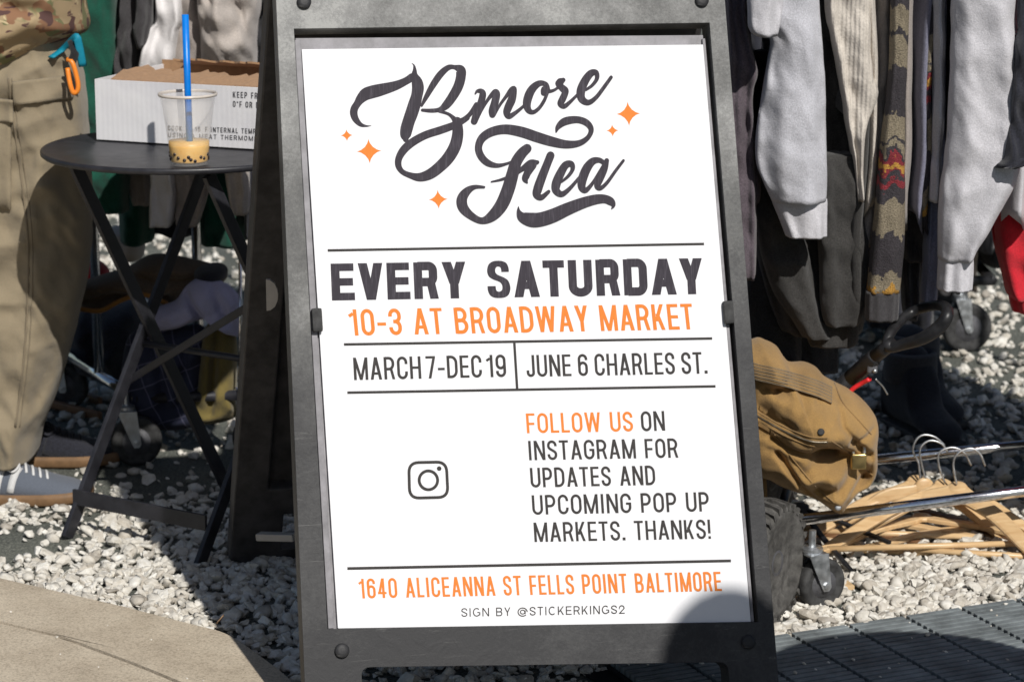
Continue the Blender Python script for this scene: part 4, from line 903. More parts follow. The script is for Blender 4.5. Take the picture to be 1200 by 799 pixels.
def person(loc, yaw, label, top, bottom, group=None, h=1.76, legs=True, dressed=True):
    t = thing("person", loc, label, "person", group); t.rotation_euler = (0, 0, yaw); s = h / 1.76
    def q(x, y, z): return (x * s, y * s, z * s)
    J = {'pel': (q(0, 0, .95), (.15, .11)), 'wai': (q(0, 0, 1.10), (.13, .095)), 'che': (q(0, .0, 1.32), (.16, .11)), 'nb': (q(0, .0, 1.47), (.075, .07)), 'nk': (q(0, -.01, 1.53), (.055, .055)), 'hd': (q(0, -.02, 1.62), (.078, .095)), 'ht': (q(0, -.01, 1.71), (.07, .085))}
    E = [('pel', 'wai'), ('wai', 'che'), ('che', 'nb'), ('nb', 'nk'), ('nk', 'hd'), ('hd', 'ht')]
    for S_, k in ((-1, 'l'), (1, 'r')):
        J.update({'hip' + k: (q(.095 * S_, 0, .90), .085), 'kn' + k: (q(.10 * S_, -.02, .50), .058), 'cf' + k: (q(.105 * S_, .02, .36), .056), 'an' + k: (q(.105 * S_, .02, .09), .038), 'ft' + k: (q(.115 * S_, -.13, .035), (.045, .03)),
                  'sh' + k: (q(.18 * S_, 0, 1.43), .058), 'el' + k: (q(.24 * S_, .02, 1.14), .042), 'wr' + k: (q(.23 * S_, -.10, .92), .028), 'pa' + k: (q(.225 * S_, -.13, .86), (.036, .018))})
        E += [('pel', 'hip' + k), ('hip' + k, 'kn' + k), ('kn' + k, 'cf' + k), ('cf' + k, 'an' + k), ('an' + k, 'ft' + k), ('nb', 'sh' + k), ('sh' + k, 'el' + k), ('el' + k, 'wr' + k), ('wr' + k, 'pa' + k)]
        if not dressed:
            J.update({'el' + k: (q(.25 * S_, .05, 1.17), .042), 'wr' + k: (q(.12 * S_, -.20, 1.24), .028), 'pa' + k: (q(.07 * S_, -.24, 1.27), (.036, .018)), 'ft' + k: (q(.105 * S_, 0, .05), .012), 'an' + k: (q(.105 * S_, .02, .10), .022)})
        for f in range(5):
            a = (f - 2) * .017; fl = (.05, .072, .078, .072, .058)[f]
            pa_ = Vector(J['pa' + k][0]); R2 = lambda dx, dy, dz: tuple(pa_ + Vector((dx * S_, dy, dz)) * s)
            dn = -1 if dressed else 1
            if f == 0: J['t' + k] = (R2(-.025, -.025, .02 * dn * -1), .011); J['u' + k] = (R2(-.03, -.045, .01 * dn), .009); E += [('pa' + k, 't' + k), ('t' + k, 'u' + k)]
            else: J['f%d' % f + k] = (R2(0, -.01 + a, .03 * dn), .010); J['g%d' % f + k] = (R2(-.005, -.015 + a, (.03 + fl) * dn), .008); E += [('pa' + k, 'f%d' % f + k), ('f%d' % f + k, 'g%d' % f + k)]
    skinbody("body", J, E, M['skin'], t)
    if not dressed: return t, J
    def cl(name, keys, edges, grow, m):
        jj = {k: (J[k][0], tuple(r_ + grow for r_ in (J[k][1] if isinstance(J[k][1], tuple) else (J[k][1],) * 2))) for k in keys}; return skinbody(name, jj, edges, m, t)
    if top: cl("jacket", ['wai', 'pel', 'che', 'nb', 'shl', 'shr', 'ell', 'elr', 'wrl', 'wrr'], [('wai', 'pel'), ('wai', 'che'), ('che', 'nb'), ('nb', 'shl'), ('nb', 'shr'), ('shl', 'ell'), ('shr', 'elr'), ('ell', 'wrl'), ('elr', 'wrr')], .022, top)
    if bottom: cl("trousers", ['pel', 'hipl', 'hipr', 'knl', 'knr', 'cfl', 'cfr', 'anl', 'anr'], [('pel', 'hipl'), ('pel', 'hipr'), ('hipl', 'knl'), ('hipr', 'knr'), ('knl', 'cfl'), ('knr', 'cfr'), ('cfl', 'anl'), ('cfr', 'anr')], .018, bottom)
    hv, hf = ico(3); V = [Vector((x * .092, y * .108 + .012, z * .105)) for x, y, z in hv]
    V = [Vector((v.x, v.y, v.z)) * (1 if not (v.y < -.03 and v.z < .045) else .80) + Vector((0, 0, 1.655)) for v in V]
    me = bpy.data.meshes.new("hair"); me.from_pydata([tuple(v * s) for v in V], [], [tuple(x) for x in hf]); me.materials.append(M['hair']); me.polygons.foreach_set("use_smooth", [True] * len(me.polygons)); o = bpy.data.objects.new("hair", me); COL.objects.link(o); o.parent = t
    for S_ in (-1, 1):
        V, Fc = lathe([(.0001, -.01), (.010, -.007), (.012, 0), (.010, .007), (.0001, .01)], Vector((.03 * S_ * s, -.108 * s, 1.635 * s)), (0, 1, 0), 14)
        me = bpy.data.meshes.new("eye"); me.from_pydata([tuple(v) for v in V], [], Fc); me.materials.append(M['pearl']); o = bpy.data.objects.new("eye", me); COL.objects.link(o); o.parent = t
    V, Fc = blobn = tube([Vector((0, -.115, 1.65)) * s, Vector((0, -.135, 1.615)) * s, Vector((0, -.12, 1.603)) * s], [.008, .014, .009], 10)
    me = bpy.data.meshes.new("nose"); me.from_pydata([tuple(v) for v in V], [], Fc); me.materials.append(M['skin']); o = bpy.data.objects.new("nose", me); COL.objects.link(o); o.parent = t
    for S_ in (-1, 1):
        V, Fc = box(Vector((.112 * S_ * s, -.05, .045)), .10, .27, .085, bev=.03); me = bpy.data.meshes.new("shoe"); me.from_pydata([tuple(v) for v in V], [], Fc); me.materials.append(M['rubber']); o = bpy.data.objects.new("shoe", me); COL.objects.link(o); o.parent = t
    return t, J
# passer-by whose shadow falls across the lower right of the sign (stands beside the camera, outside the frame)
person((.992, 2.045, 0), R(160), "passer-by in a dark jacket standing in front of the sign, outside the frame", K['dark'], K['jean'])

# shopper in camouflage shirt and cargo trousers, seen from the hips down, facing right
PY = 4.92
pp, PJ = person((-.955, PY + .06, 0), R(90), "person in camouflage shirt and khaki cargo trousers standing at the left edge", None, None, h=1.74, dressed=False)
def wpart(name, V, Fc, m, parent, smooth=True):
    """as part(), under a turned parent"""
    bpy.context.view_layer.update(); o = part(name, V, Fc, m, None, smooth); o.parent = parent; mw = parent.matrix_world.copy(); o.matrix_parent_inverse = mw.inverted(); return o
legrows = [(20, -60, 84), (60, -62, 88), (100, -64, 96), (150, -62, 101), (200, -60, 104), (250, -57, 106), (290, -54, 106), (340, -50, 99), (390, -46, 87), (430, -44, 75), (470, -40, 62), (500, -37, 50), (520, -34, 45), (531, -34, 43)]
V, Fc = drape(legrows, PY, .115, 3, .22, 4, .0105, 3.0, 96)
wpart("trouser_leg", V, Fc, K['khaki'], pp)
from mathutils.bvhtree import BVHTree
lbvh = BVHTree.FromPolygons([Vector(v) for v in V], Fc)
V, Fc = drape([(y, a - 12, b - 8) for y, a, b in legrows if y < 535], PY + .22, .10, 9, .3, 4, .006, 6.0, 48); wpart("trouser_leg", V, Fc, K['khaki'], pp)
def lsurf(x, y, out=.004):
    h_ = lbvh.ray_cast(CAM, ray(x, y).normalized())
    if h_[0] is not None: return h_[0] + Vector((0, -out, 0))
    _, a, b = interp(legrows, y); c = (a + b) / 2; u_ = (x - c) / ((b - a) / 2); u_ = max(-.98, min(.98, u_)); P = at(x, y, PY); return P + Vector((0, -.115 * (max(0, 1 - abs(u_) ** 2.5)) ** .4 - out, 0))
def strip(pts, r_, fl=.5, m='seam', nm="seam"):
    V, Fc = tube([lsurf(x, y, .0006) for x, y in cr(pts, 8)], r_, 8); wpart(nm, V, Fc, K[m], pp)
strip([(10, 92), (16, 140), (24, 200), (32, 270), (33, 340), (28, 420), (18, 500)], .0022)
strip([(14, 92), (20, 140), (29, 200), (37, 270), (38, 340), (33, 420), (23, 500)], .0012)
# cargo pocket flap
def patch(xs, ys, out, nm):
    V = []; Fc = []; n, m_ = 14, 8
    for lay in (out, .0):
        for j in range(m_ + 1):
            for i in range(n + 1): V.append(lsurf(xs(i / n, j / m_), ys(i / n, j / m_), lay))
    w_ = n + 1; o_ = (m_ + 1) * w_
    for j in range(m_):
        for i in range(n): a = j * w_ + i; Fc.append((a, a + 1, a + w_ + 1, a + w_)); Fc.append((a + o_, a + o_ + w_, a + o_ + w_ + 1, a + o_ + 1))
    for i in range(n): Fc.append((i, i + o_, i + 1 + o_, i + 1)); a = m_ * w_ + i; Fc.append((a, a + 1, a + 1 + o_, a + o_))
    for j in range(m_): a = j * w_; Fc.append((a, a + w_, a + w_ + o_, a + o_)); a += n; Fc.append((a, a + o_, a + w_ + o_, a + w_))
    fix(wpart(nm, V, Fc, K['khaki'], pp))
patch(lambda u, v: 15 + u * 69 + v * 2, lambda u, v: 96 + v * 27 - u * 8, .008, "pocket_flap")
patch(lambda u, v: -50 + u * 63, lambda u, v: 120 + v * 120 + u * 5, .006, "cargo_pocket")
patch(lambda u, v: -50 + u * 66, lambda u, v: 112 + v * 26 + u * 5, .011, "pocket_flap")
V, Fc = blob([(-130, -260), (60, -250), (92, -120), (99, -30), (100, 5), (104, 33), (88, 43), (70, 50), (50, 62), (22, 77), (0, 84), (-60, 96), (-125, 96)], PY - .02, .17, creases=[([(104, 30), (60, 5), (10, -5)], 10, .02), ([(95, 40), (50, 35), (10, 50)], 7, .015), ([(80, -60), (30, -20), (-20, 40)], 14, .02)], wr=.008, wsc=16, seed=4, back=.9)
wpart("camouflage_shirt", V, Fc, K['camo'], pp)
V, Fc = tube(cr([lsurf(62, 66, .018), lsurf(76, 56, .022), at(88, 44, PY - .13), at(92, 52, PY - .13), at(97, 78, PY - .12)], 4), .0075, 8, flat=.35); wpart("cyan_strap", V, Fc, plastic("cyan_webbing", (0.0, .20, .30), .6, .1), pp)
V, Fc = tube(cr([at(79, 70, PY - .13), at(85, 74, PY - .135), at(91, 95, PY - .135), at(91, 106, PY - .135), at(86, 109, PY - .135), at(82, 98, PY - .135), at(79, 80, PY - .13)], 4), .0045, 8); wpart("orange_carabiner", V, Fc, plastic("orange_alloy", (.75, .22, .02), .35, .1), pp)
V, Fc = tube(cr([at(84, 48, PY - .12), at(88, 62, PY - .13), at(84, 72, PY - .13)], 4), .009, 8, flat=.5); wpart("key_pouch", V, Fc, M['darkfabric'], pp)
# trainers
M['suede'] = fabric("blue_grey_suede", (0.11, 0.125, 0.155), .08, 900); M['stripe'] = fabric("white_leather", (.6, .6, .6), .03); M['gum'] = plastic("gum_rubber", (.15, .085, .04), .6, .3)
def shoe(xo, yo, upm, stripem, lab=None):
    # profile along +x : heel -> toe, metres; (x, z_top, half width)
    base = Vector((xo, yo, 0)); prof = [(-.135, .060, .026), (-.120, .078, .033), (-.08, .082, .036), (-.03, .088, .038), (.01, .082, .040), (.05, .066, .044), (.09, .052, .047), (.125, .043, .043), (.148, .033, .030), (.158, .024, .012)]
    pf = cr(prof, 5); V = []; Fc = []; seg = 20
    for x, zt, hw in pf:
        for k in range(seg):
            a = 2 * math.pi * k / seg; cz = math.sin(a); z = .018 + (zt - .018) * (max(0, cz)) ** .75 if cz > 0 else .018; V.append(base + Vector((x, math.copysign(abs(math.cos(a)) ** .7, math.cos(a)) * hw * (1 if cz <= 0 else 1 - .15 * cz), z)))
    for i in range(len(pf) - 1):
        for k in range(seg): k2 = (k + 1) % seg; Fc.append((i * seg + k, (i + 1) * seg + k, (i + 1) * seg + k2, i * seg + k2))
    Fc.append(tuple(range(seg))); Fc.append(tuple((len(pf) - 1) * seg + k for k in range(seg))[::-1])
    r_ = wpart("shoe", V, Fc, upm, pp)
    V = []; Fc = []; out = [(x * 1.02 + .002, hw + .004) for x, zt, hw in pf]; ol = [(x, -y) for x, y in out] + [(x, y) for x, y in out[::-1]]; n = len(ol)
    for z, g in ((0.002, .94), (.006, 1), (.016, 1), (.024, .985)):
        for x, y in ol: V.append(base + Vector((x * g, y * g, z + (.006 * max(0, x / .15) ** 2 if z > .002 else .006 * max(0, x / .15) ** 2))))
    for j in range(3):
        for i in range(n): k2 = (i + 1) % n; Fc.append((j * n + i, j * n + k2, (j + 1) * n + k2, (j + 1) * n + i))
    Fc.append(tuple(range(n))[::-1]); Fc.append(tuple(3 * n + i for i in range(n))); s_ = wpart("sole", V, Fc, M['gum'], pp)
    def surf(x, f, o_=.0012):     # f 0 bottom .. 1 top on the near side
        zt = np.interp(x, [p_[0] for p_ in pf], [p_[1] for p_ in pf]); hw = np.interp(x, [p_[0] for p_ in pf], [p_[2] for p_ in pf]); a = f * math.pi / 2 * .9
        return base + Vector((x, -(math.cos(a) ** .7) * hw * (1 - .15 * math.sin(a)) - o_, .018 + (zt - .018) * math.sin(a) ** .75 + o_ * .6))
    for k in range(3):
        x0 = -.035 + k * .026; V = []; Fc = []
        for i in range(9):
            f = .06 + .80 * i / 8
            for dx in (0, .013): V.append(surf(x0 + dx + .020 * f - .01, f))
        Fc = [(2 * i, 2 * i + 1, 2 * i + 3, 2 * i + 2) for i in range(8)]; o = wpart("stripe", V, Fc, stripem, pp)
        sm_ = o.modifiers.new("solid", 'SOLIDIFY'); sm_.thickness = .0012; sm_.offset = 0
    for k in range(6):
        x = .012 + k * .013; pts = [surf(x + .004 * t, 1.0 - .22 * t, .003) if t > 0 else None for t in (1,)]
        zt = float(np.interp(x, [p_[0] for p_ in pf], [p_[1] for p_ in pf])); pts = [base + Vector((x + .006, -.024, zt - .008)), base + Vector((x + .003, -.012, zt + .001)), base + Vector((x, 0, zt + .003)), base + Vector((x - .003, .012, zt + .001)), base + Vector((x - .004, .022, zt - .008))]
        V, Fc = tube(cr(pts, 3), .0027, 6, flat=.6); wpart("lace", V, Fc, stripem, pp)
    bow = cr([base + Vector((.015, -.004, .086)), base + Vector((.0, -.028, .082)), base + Vector((.02, -.036, .068)), base + Vector((.03, -.02, .078)), base + Vector((.015, -.004, .086))], 5); V, Fc = tube(bow, .0025, 6); wpart("lace", V, Fc, stripem, pp)
shx = gp(58, 577)
shoe(shx.x - .07, PY - .08, M['suede'], M['stripe'])
shoe(shx.x - .05, PY + .19, K['dark'], K['dark'])

# ------------------------------------------------------------------ clothes racks
def caster(c, r_, yaw, parent, lock=True):
    """fork caster; c = wheel centre (world), parts: wheel (tyre, hub), fork"""
    ax = Vector((math.cos(yaw), math.sin(yaw), 0)); fwd = Vector((-ax.y, ax.x, 0)); c = Vector(c)
    wv = lathe([(.0001, -.011), (r_ * .72, -.011), (r_ * .80, -.013), (r_ * .94, -.0125), (r_, -.008), (r_ * 1.01, 0), (r_, .008), (r_ * .94, .0125), (r_ * .80, .013), (r_ * .72, .011), (.0001, .011)], c, ax, 36)
    o = part("wheel", *wv, M['rubber'], parent); hb_ = lathe([(.0001, -.0145), (r_ * .30, -.0145), (r_ * .34, -.012), (r_ * .55, -.0115), (r_ * .57, -.009), (r_ * .57, .009), (r_ * .55, .0115), (r_ * .34, .012), (r_ * .30, .0145), (.0001, .0145)], c, ax, 28); part("hub", *hb_, M['hubplastic'], o)
    gs = []
    for s_ in (-1, 1):
        a = c + ax * (.0185 * s_); top_ = c + up * (r_ + .012) + fwd * .02 + ax * (.0185 * s_)
        V = []; prof = [(-.010, -.010), (.010, -.010), (.030, r_ + .012), (-.006 + .0, r_ + .012)]; prof = [(-.009, -.004), (-.005, -.010), (.005, -.010), (.009, -.003), (.034, r_ + .010), (-.002, r_ + .010)]
        for dz in (-.0011, .0011):
            for f_, z_ in prof: V.append(a + ax * dz + fwd * f_ + up * z_)
        k = len(prof); Fc = [tuple(range(k)), tuple(range(k, 2 * k))[::-1]] + [(i, (i + 1) % k, (i + 1) % k + k, i + k) for i in range(k)]; gs.append((V, Fc))
        gs.append(lathe([(.0001, -.002), (.006, -.002), (.006, .002), (.0001, .0025)], a + ax * .002 * s_, ax * s_, 6))
    gs.append(box(c + fwd * .016 + up * (r_ + .011), .0395, .036, .003, (ax, fwd, up), .0005)); gs.append(lathe([(.016, 0), (.018, .003), (.018, .008), (.012, .011), (.0001, .011)], c + fwd * .018 + up * (r_ + .0125), up, 20))
    gs.append(tube([c + fwd * .018 + up * (r_ + .02), c + fwd * .018 + up * (r_ + .05)], .006, 10))
    V, Fc = join(*gs); fix(part("fork", V, Fc, M['zinc'], parent, smooth=False)); return c + fwd * .018 + up * (r_ + .05)
def rod(a, b, r_, m, parent, name): V, Fc = tube([Vector(a), Vector(b)], r_, 18); return part(name, V, Fc, m, parent)

# right rack: chrome Z-frame whose base rails lie low in front of the clothes
FA_, FB = at(914, 612, 4.36), at(1205, 574.5, 4.50); fd = (FB - FA_).normalized()
GA, GB = at(1000, 541, 4.72), at(1205, 520.5, 4.84); gd = (GB - GA).normalized()
rk = thing("clothes_rack", (.95, 4.6, 0), "chrome clothes rack on casters whose low base rails run over the wooden hangers", "clothes rack", "chrome clothes racks on casters")
rod(FA_, FB + fd * .62, .0098, M['chrome'], rk, "base_rail"); rod(GA - gd * .12, GB + gd * .62, .0095, M['chrome'], rk, "base_rail")
rod(FA_ - fd * .004, GA - gd * .12, .0085, M['blackplastic'], rk, "end_rail"); fe, ge = FB + fd * .62, GB + gd * .62; rod(fe, ge, .0085, M['blackplastic'], rk, "end_rail")
for a in (FA_, fe): V, Fc = box(a + up * .0 - fd * .006, .026, .028, .026, bev=.006); part("connector", V, Fc, M['blackplastic'], rk)
for a, b in ((FA_, GA - gd * .12), (fe, ge)):
    m_ = a * .15 + b * .85; rod(m_, Vector((m_.x, m_.y, 1.50)), .0095, M['chrome'], rk, "post")
RLA = FA_ * .15 + (GA - gd * .12) * .85; RLB = fe * .15 + ge * .85; RLA.z = RLB.z = 1.5; rod(RLA, RLB, .0125, M['chrome'], rk, "hanging_rail")
V, Fc = tube([FA_ + Vector((.003, -.005, -.01)), FA_ + Vector((.012, -.01, -.035))], .011, 12); part("connector", V, Fc, M['blackplastic'], rk)
caster((.508, 4.215, .0425), .0425, R(118), rk)
for x, y in ((ge.x - .03, ge.y), (fe.x - .03, fe.y), (.50, 4.86)): caster((x, y, .0425), .0425, R(70), rk)
# rear right rack
rk2 = thing("clothes_rack", (1.15, 6.2, 0), "dark clothes rack on big casters standing behind the front rack at right", "clothes rack", "chrome clothes racks on casters")
c2 = at(1133, 384, 6.1); caster((c2.x, c2.y, .058), .058, R(100), rk2); caster((c2.x + .02, c2.y + .5, .058), .058, R(80), rk2)
b1 = at(1085, 350, 6.05); b2 = at(1140, 352, 6.05); rod(Vector((.28, 6.12, .165)), Vector((1.12, 6.12, .165)), .012, M['blackplastic'], rk2, "base_rail"); rod(Vector((.28, 6.55, .165)), Vector((1.12, 6.55, .165)), .012, M['blackplastic'], rk2, "base_rail")
for x in (.28, 1.12): rod(Vector((x, 6.12, .165)), Vector((x, 6.55, .165)), .012, M['blackplastic'], rk2, "end_rail"); rod(Vector((x, 6.33, .165)), Vector((x, 6.33, 1.6)), .012, M['blackplastic'], rk2, "post")
rod(Vector((.28, 6.33, 1.6)), Vector((1.12, 6.33, 1.6)), .0125, M['chrome'], rk2, "hanging_rail")
# left rack behind the table
lk = thing("clothes_rack", (-.75, 5.3, 0), "chrome clothes rack with a low base rail behind the round table", "clothes rack", "chrome clothes racks on casters")
la, lb = at(160, 467, 5.12), at(283, 463, 5.12); lc = at(75, 414, 5.55)
rod(la, lc, .0105, M['chrome'], lk, "end_rail"); rod(la, lb, .0105, M['tablemetal'], lk, "base_rail"); lr = Vector((lc.x + (lb.x - la.x), lc.y, lc.z)); rod(lb, lr, .0105, M['chrome'], lk, "end_rail"); rod(lc, lr, .0105, M['tablemetal'], lk, "base_rail")
for a, b in ((la, lc), (lb, lr)):
    m_ = a * .5 + b * .5; rod(m_, Vector((m_.x, m_.y, 1.5)), .010, M['chrome'], lk, "post")
q1 = la * .5 + lc * .5; q2 = lb * .5 + lr * .5; q1.z = q2.z = 1.5; rod(q1 - Vector((.25, 0, 0)), q2 + Vector((.45, 0, 0)), .0125, M['chrome'], lk, "hanging_rail")
rod(at(281.5, 470, 5.1), at(281.5, 300, 5.1), .0035, M['chrome'], lk, "brace")
caster((la.x + .0, la.y - .02, .05), .050, R(100), lk); caster((lc.x, lc.y, .05), .05, R(80), lk); caster((lb.x + .03, lb.y, .05), .05, R(80), lk)

# ------------------------------------------------------------------ hanging clothes
M['wood'] = None
def wood_bld(n, b):
    v = coords(n, (6, 40, 40)); a = N(n, "ShaderNodeTexNoise", Scale=3.0, Detail=6.0, Distortion=.4); n.links.new(v, a.inputs["Vector"])
    n.links.new(ramp(n, a.outputs[0], [(0.3, (0.52, 0.33, 0.16)), (0.55, (0.62, 0.43, 0.23)), (0.75, (0.66, 0.48, 0.28))]), b.inputs["Base Color"]); b.inputs["Roughness"].default_value = .38
M['wood'] = mat("varnished_beech", wood_bld); M['wood2'] = plastic("dark_wood", (0.13, 0.065, 0.03), .5, .4, .4, 30)
def garment(name, cat, label, parts, Yg, railY, cuff=None, group=None, body=None, mk='heather'):
    """parts: (part name, rows, Y, thick, material, kwargs); body: (x px centre, half width m, z bottom) slab hanging behind"""
    z0 = min(at(r[1], r[0], p[2]).z for p in parts for r in p[1]); P = at((parts[0][1][0][1] + parts[0][1][0][2]) / 2, 300, Yg)
    t = thing(name, (P.x, railY, 0.0), label, cat, group)
    for nm, rows, Y, th, m, kw in parts:
        V, Fc = drape(rows, Y, th, **kw); part(nm, V, Fc, K[m], t)
    if body:
        xc, hw, zb, ex = body; zt = 1.40; V = []; Fc = []; seg = 40; n = 30
        for j in range(n + 1):
            z = zb + (zt - zb) * j / n; w_ = .23 * (1 - max(0, (j / n - .82) / .18) ** 2 * .75)
            for k in range(seg):
                a = 2 * math.pi * k / seg; w1 = nz(z * 6, math.sin(a) * 2 + xc, xc * 9) * .018
                V.append(Vector((xc + math.cos(a) * hw * (1 + .25 * math.sin(5 * a + xc * 50)) + w1, railY + math.sin(a) * w_, z + (0.02 * math.sin(3 * a + xc * 30) if j == 0 else 0))))
        for j in range(n):
            for k in range(seg): k2 = (k + 1) % seg; Fc.append((j * seg + k, j * seg + k2, (j + 1) * seg + k2, (j + 1) * seg + k))
        Fc.append(tuple(range(seg))[::-1]); Fc.append(tuple(n * seg + k for k in range(seg))); part("body", V, Fc, K[mk], t)
        # its hanger hook over the rail
        hp = [Vector((xc, railY, 1.39))] + [Vector((xc, railY, 1.47)) + Vector((0, math.sin(R(a)) * .022, 1 - 1 + .018 - math.cos(R(a)) * .0 + (.0))) * 0 for a in ()]
        hp += [Vector((xc, railY + .018 * math.sin(R(a)), 1.497 + .018 * math.cos(R(a)))) for a in (180, 140, 100, 60, 20, -20, -60, -100)]
        V, Fc = tube(hp, .0018, 6); part("hanger_hook", V, Fc, M['zinc'], t)
    return t
RY = 4.66
G1 = "tops hanging on the front right rack"
topx = -190
# plum sleeve next to the sign edge
garment("sweatshirt", "sweatshirt", "dusty plum sweatshirt sleeve hanging right beside the sign's edge", [
    ("sleeve", [(topx, 846, 874), (0, 850, 873), (50, 852, 880), (85, 852, 888), (110, 852, 882), (200, 852, 885), (280, 854, 886), (324, 856, 885)], 4.44, .035, 'plum', dict(seed=1, amp=.6, wr=.006))], 4.44, RY, body=(.395, .02, .62, 0), mk='plum', group=G1)
# large heather sleeve with cuff
garment("sweatshirt", "sweatshirt", "light grey sweatshirt whose long sleeve and cuff hang in front of the black one", [
    ("sleeve", [(topx, 885, 955), (0, 880, 959), (20, 884, 960), (45, 903, 962), (70, 901, 964), (100, 896, 966), (150, 887, 967), (190, 887, 968), (215, 895, 968), (234, 904, 967.5)], 4.40, .045, 'heather', dict(seed=2, amp=.4, folds=3, wr=.005, hollow=False)),
    ("cuff", [(232, 905, 968), (238, 906, 968.5), (255, 913, 968), (276, 921, 968)], 4.402, .036, 'heather2', dict(seed=5, amp=.35, folds=6, wr=.002, step=2.0)),
    ("shoulder_fold", [(topx, 872, 925), (-20, 876, 918), (15, 877, 915), (34, 878, 912), (42, 886, 911)], 4.335, .03, 'heather2', dict(seed=7, amp=.5, folds=2, wr=.005))], 4.40, RY, body=(.47, .025, .60, 0), mk='heather', group=G1)
garment("sweatshirt", "sweatshirt", "faded black sweatshirt hanging behind the long light grey sleeve", [
    ("body", [(topx, 935, 968), (0, 930, 978), (60, 925, 986), (130, 905, 996), (200, 888, 1003), (240, 884, 1010), (290, 887, 1016), (330, 895, 1018), (362, 905, 1012), (385, 915, 1008)], 4.56, .06, 'black', dict(seed=11, amp=.5, folds=4, wr=.010)),
    ("sleeve", [(200, 890, 930), (240, 886, 935), (290, 890, 945), (340, 905, 958), (375, 928, 968), (392, 938, 975)], 4.49, .035, 'black', dict(seed=12, amp=.5, folds=3, wr=.007, hollow=False)),
    ("cuff", [(372, 941, 1004), (380, 942, 1006), (398, 946, 1005), (403, 948, 1002)], 4.50, .035, 'black', dict(seed=13, amp=.3, folds=7, wr=.002, step=2.5)),
    ("sleeve", [(180, 955, 998), (230, 955, 1008), (280, 958, 1015), (330, 960, 1017), (365, 962, 1010), (378, 966, 1005)], 4.47, .035, 'black', dict(seed=14, amp=.5, folds=3, wr=.007, hollow=False))], 4.56, RY, body=(.585, .025, .45, 0), mk='black', group=G1)
garment("trousers", "trousers", "black denim trousers hanging below the black sweatshirt behind the tan bag", [
    ("leg", [(topx + 250, 880, 940), (300, 872, 935), (360, 870, 938), (420, 868, 940), (470, 868, 938)], 4.60, .03, 'jean', dict(seed=21, amp=.4, wr=.006)),
    ("leg", [(topx + 250, 925, 985), (300, 925, 985), (360, 925, 984), (400, 926, 982), (434, 928, 981)], 4.62, .03, 'jean', dict(seed=22, amp=.4, wr=.006))], 4.75, RY + .02, body=(.56, .02, .8, 0), mk='jean', group=G1)
garment("sweater", "sweater", "cream ribbed sweater hanging between the black sweatshirt and a grey-beige one", [
    ("sleeve", [(topx, 965, 1015), (0, 968, 1019), (40, 974, 1020), (85, 982, 1021), (103, 985, 1027), (120, 988, 1025), (140, 990, 1016), (165, 995, 1011), (195, 1000, 1010), (232, 1003, 1010)], 4.46, .04, 'cream', dict(seed=31, amp=.5, folds=3, wr=.006))], 4.46, RY, body=(.60, .02, .62, 0), mk='cream', group=G1)
garment("sweatshirt", "sweatshirt", "grey-beige sweatshirt hanging between the cream ribbed sweater and the patterned knit", [
    ("sleeve", [(topx, 1010, 1046), (0, 1012, 1047), (60, 1012, 1045), (120, 1010, 1041), (160, 1006, 1037), (200, 1004, 1034), (250, 1004, 1026), (285, 1004, 1020)], 4.50, .04, 'taupe', dict(seed=32, amp=.5, folds=3, wr=.006))], 4.5, RY, body=(.655, .02, .60, 0), mk='taupe', group=G1)
garment("sweatshirt", "sweatshirt", "slate blue sweatshirt sleeve showing as a sliver left of the patterned knit", [
    ("sleeve", [(topx, 1026, 1046), (0, 1030, 1050), (100, 1026, 1046), (180, 1018, 1042), (260, 1010, 1036), (300, 1012, 1034)], 4.53, .03, 'blue', dict(seed=33, amp=.4, wr=.005))], 4.53, RY, body=(.69, .018, .60, 0), mk='blue', group=G1)
garment("sweater", "sweater", "patterned wool sweater sleeve in tan, charcoal, red and yellow hanging on the right rack", [
    ("sleeve", [(topx, 1046, 1066), (0, 1044, 1064.5), (75, 1042.5, 1062), (130, 1037, 1060), (180, 1031, 1059.5), (250, 1024.5, 1060), (300, 1019, 1058), (341, 1016, 1054)], 4.42, .03, 'knit', dict(seed=41, amp=.25, folds=3, wr=.003, hollow=False)),
    ("cuff", [(340, 1015, 1053), (350, 1014, 1053.5), (374, 1014, 1052)], 4.42, .028, 'char', dict(seed=42, amp=.2, folds=9, wr=.001, step=3.0))], 4.42, RY, body=(.70, .02, .60, 0), mk='knit', group=G1)
garment("jacket", "jacket", "charcoal jacket sleeve hanging just right of the patterned knit sleeve", [
    ("sleeve", [(topx, 1062, 1094), (0, 1062, 1092), (60, 1060, 1090), (130, 1056, 1088), (200, 1057, 1088), (260, 1058, 1084), (303, 1060, 1083)], 4.55, .045, 'char', dict(seed=51, amp=.5, folds=3, wr=.009)),
    ("lining", [(250, 1058, 1082), (300, 1056, 1080), (360, 1058, 1076), (372, 1060, 1074)], 4.62, .03, 'dark', dict(seed=52, amp=.5, wr=.006))], 4.55, RY, body=(.76, .022, .50, 0), mk='char', group=G1)
garment("shirt", "shirt", "narrow pale grey shirt hanging against the charcoal jacket with the shade on its lower end put in as slate blue", [
    ("sleeve", [(topx, 1090, 1112), (0, 1090, 1108), (100, 1090, 1107), (200, 1088, 1107), (240, 1086, 1105), (300, 1082, 1101), (354, 1079, 1097)], 4.47, .03, 'blue', dict(seed=61, amp=.4, folds=3, wr=.005)),  # shade on the lower end is given by the slate blue cloth
    ("placket", [(topx, 1090, 1108), (0, 1092, 1107), (100, 1093, 1106), (180, 1090, 1104), (235, 1088, 1100)], 4.44, .02, 'heather2', dict(seed=62, amp=.4, folds=3, wr=.005))], 4.47, RY, body=(.79, .018, .60, 0), mk='heather2', group=G1)
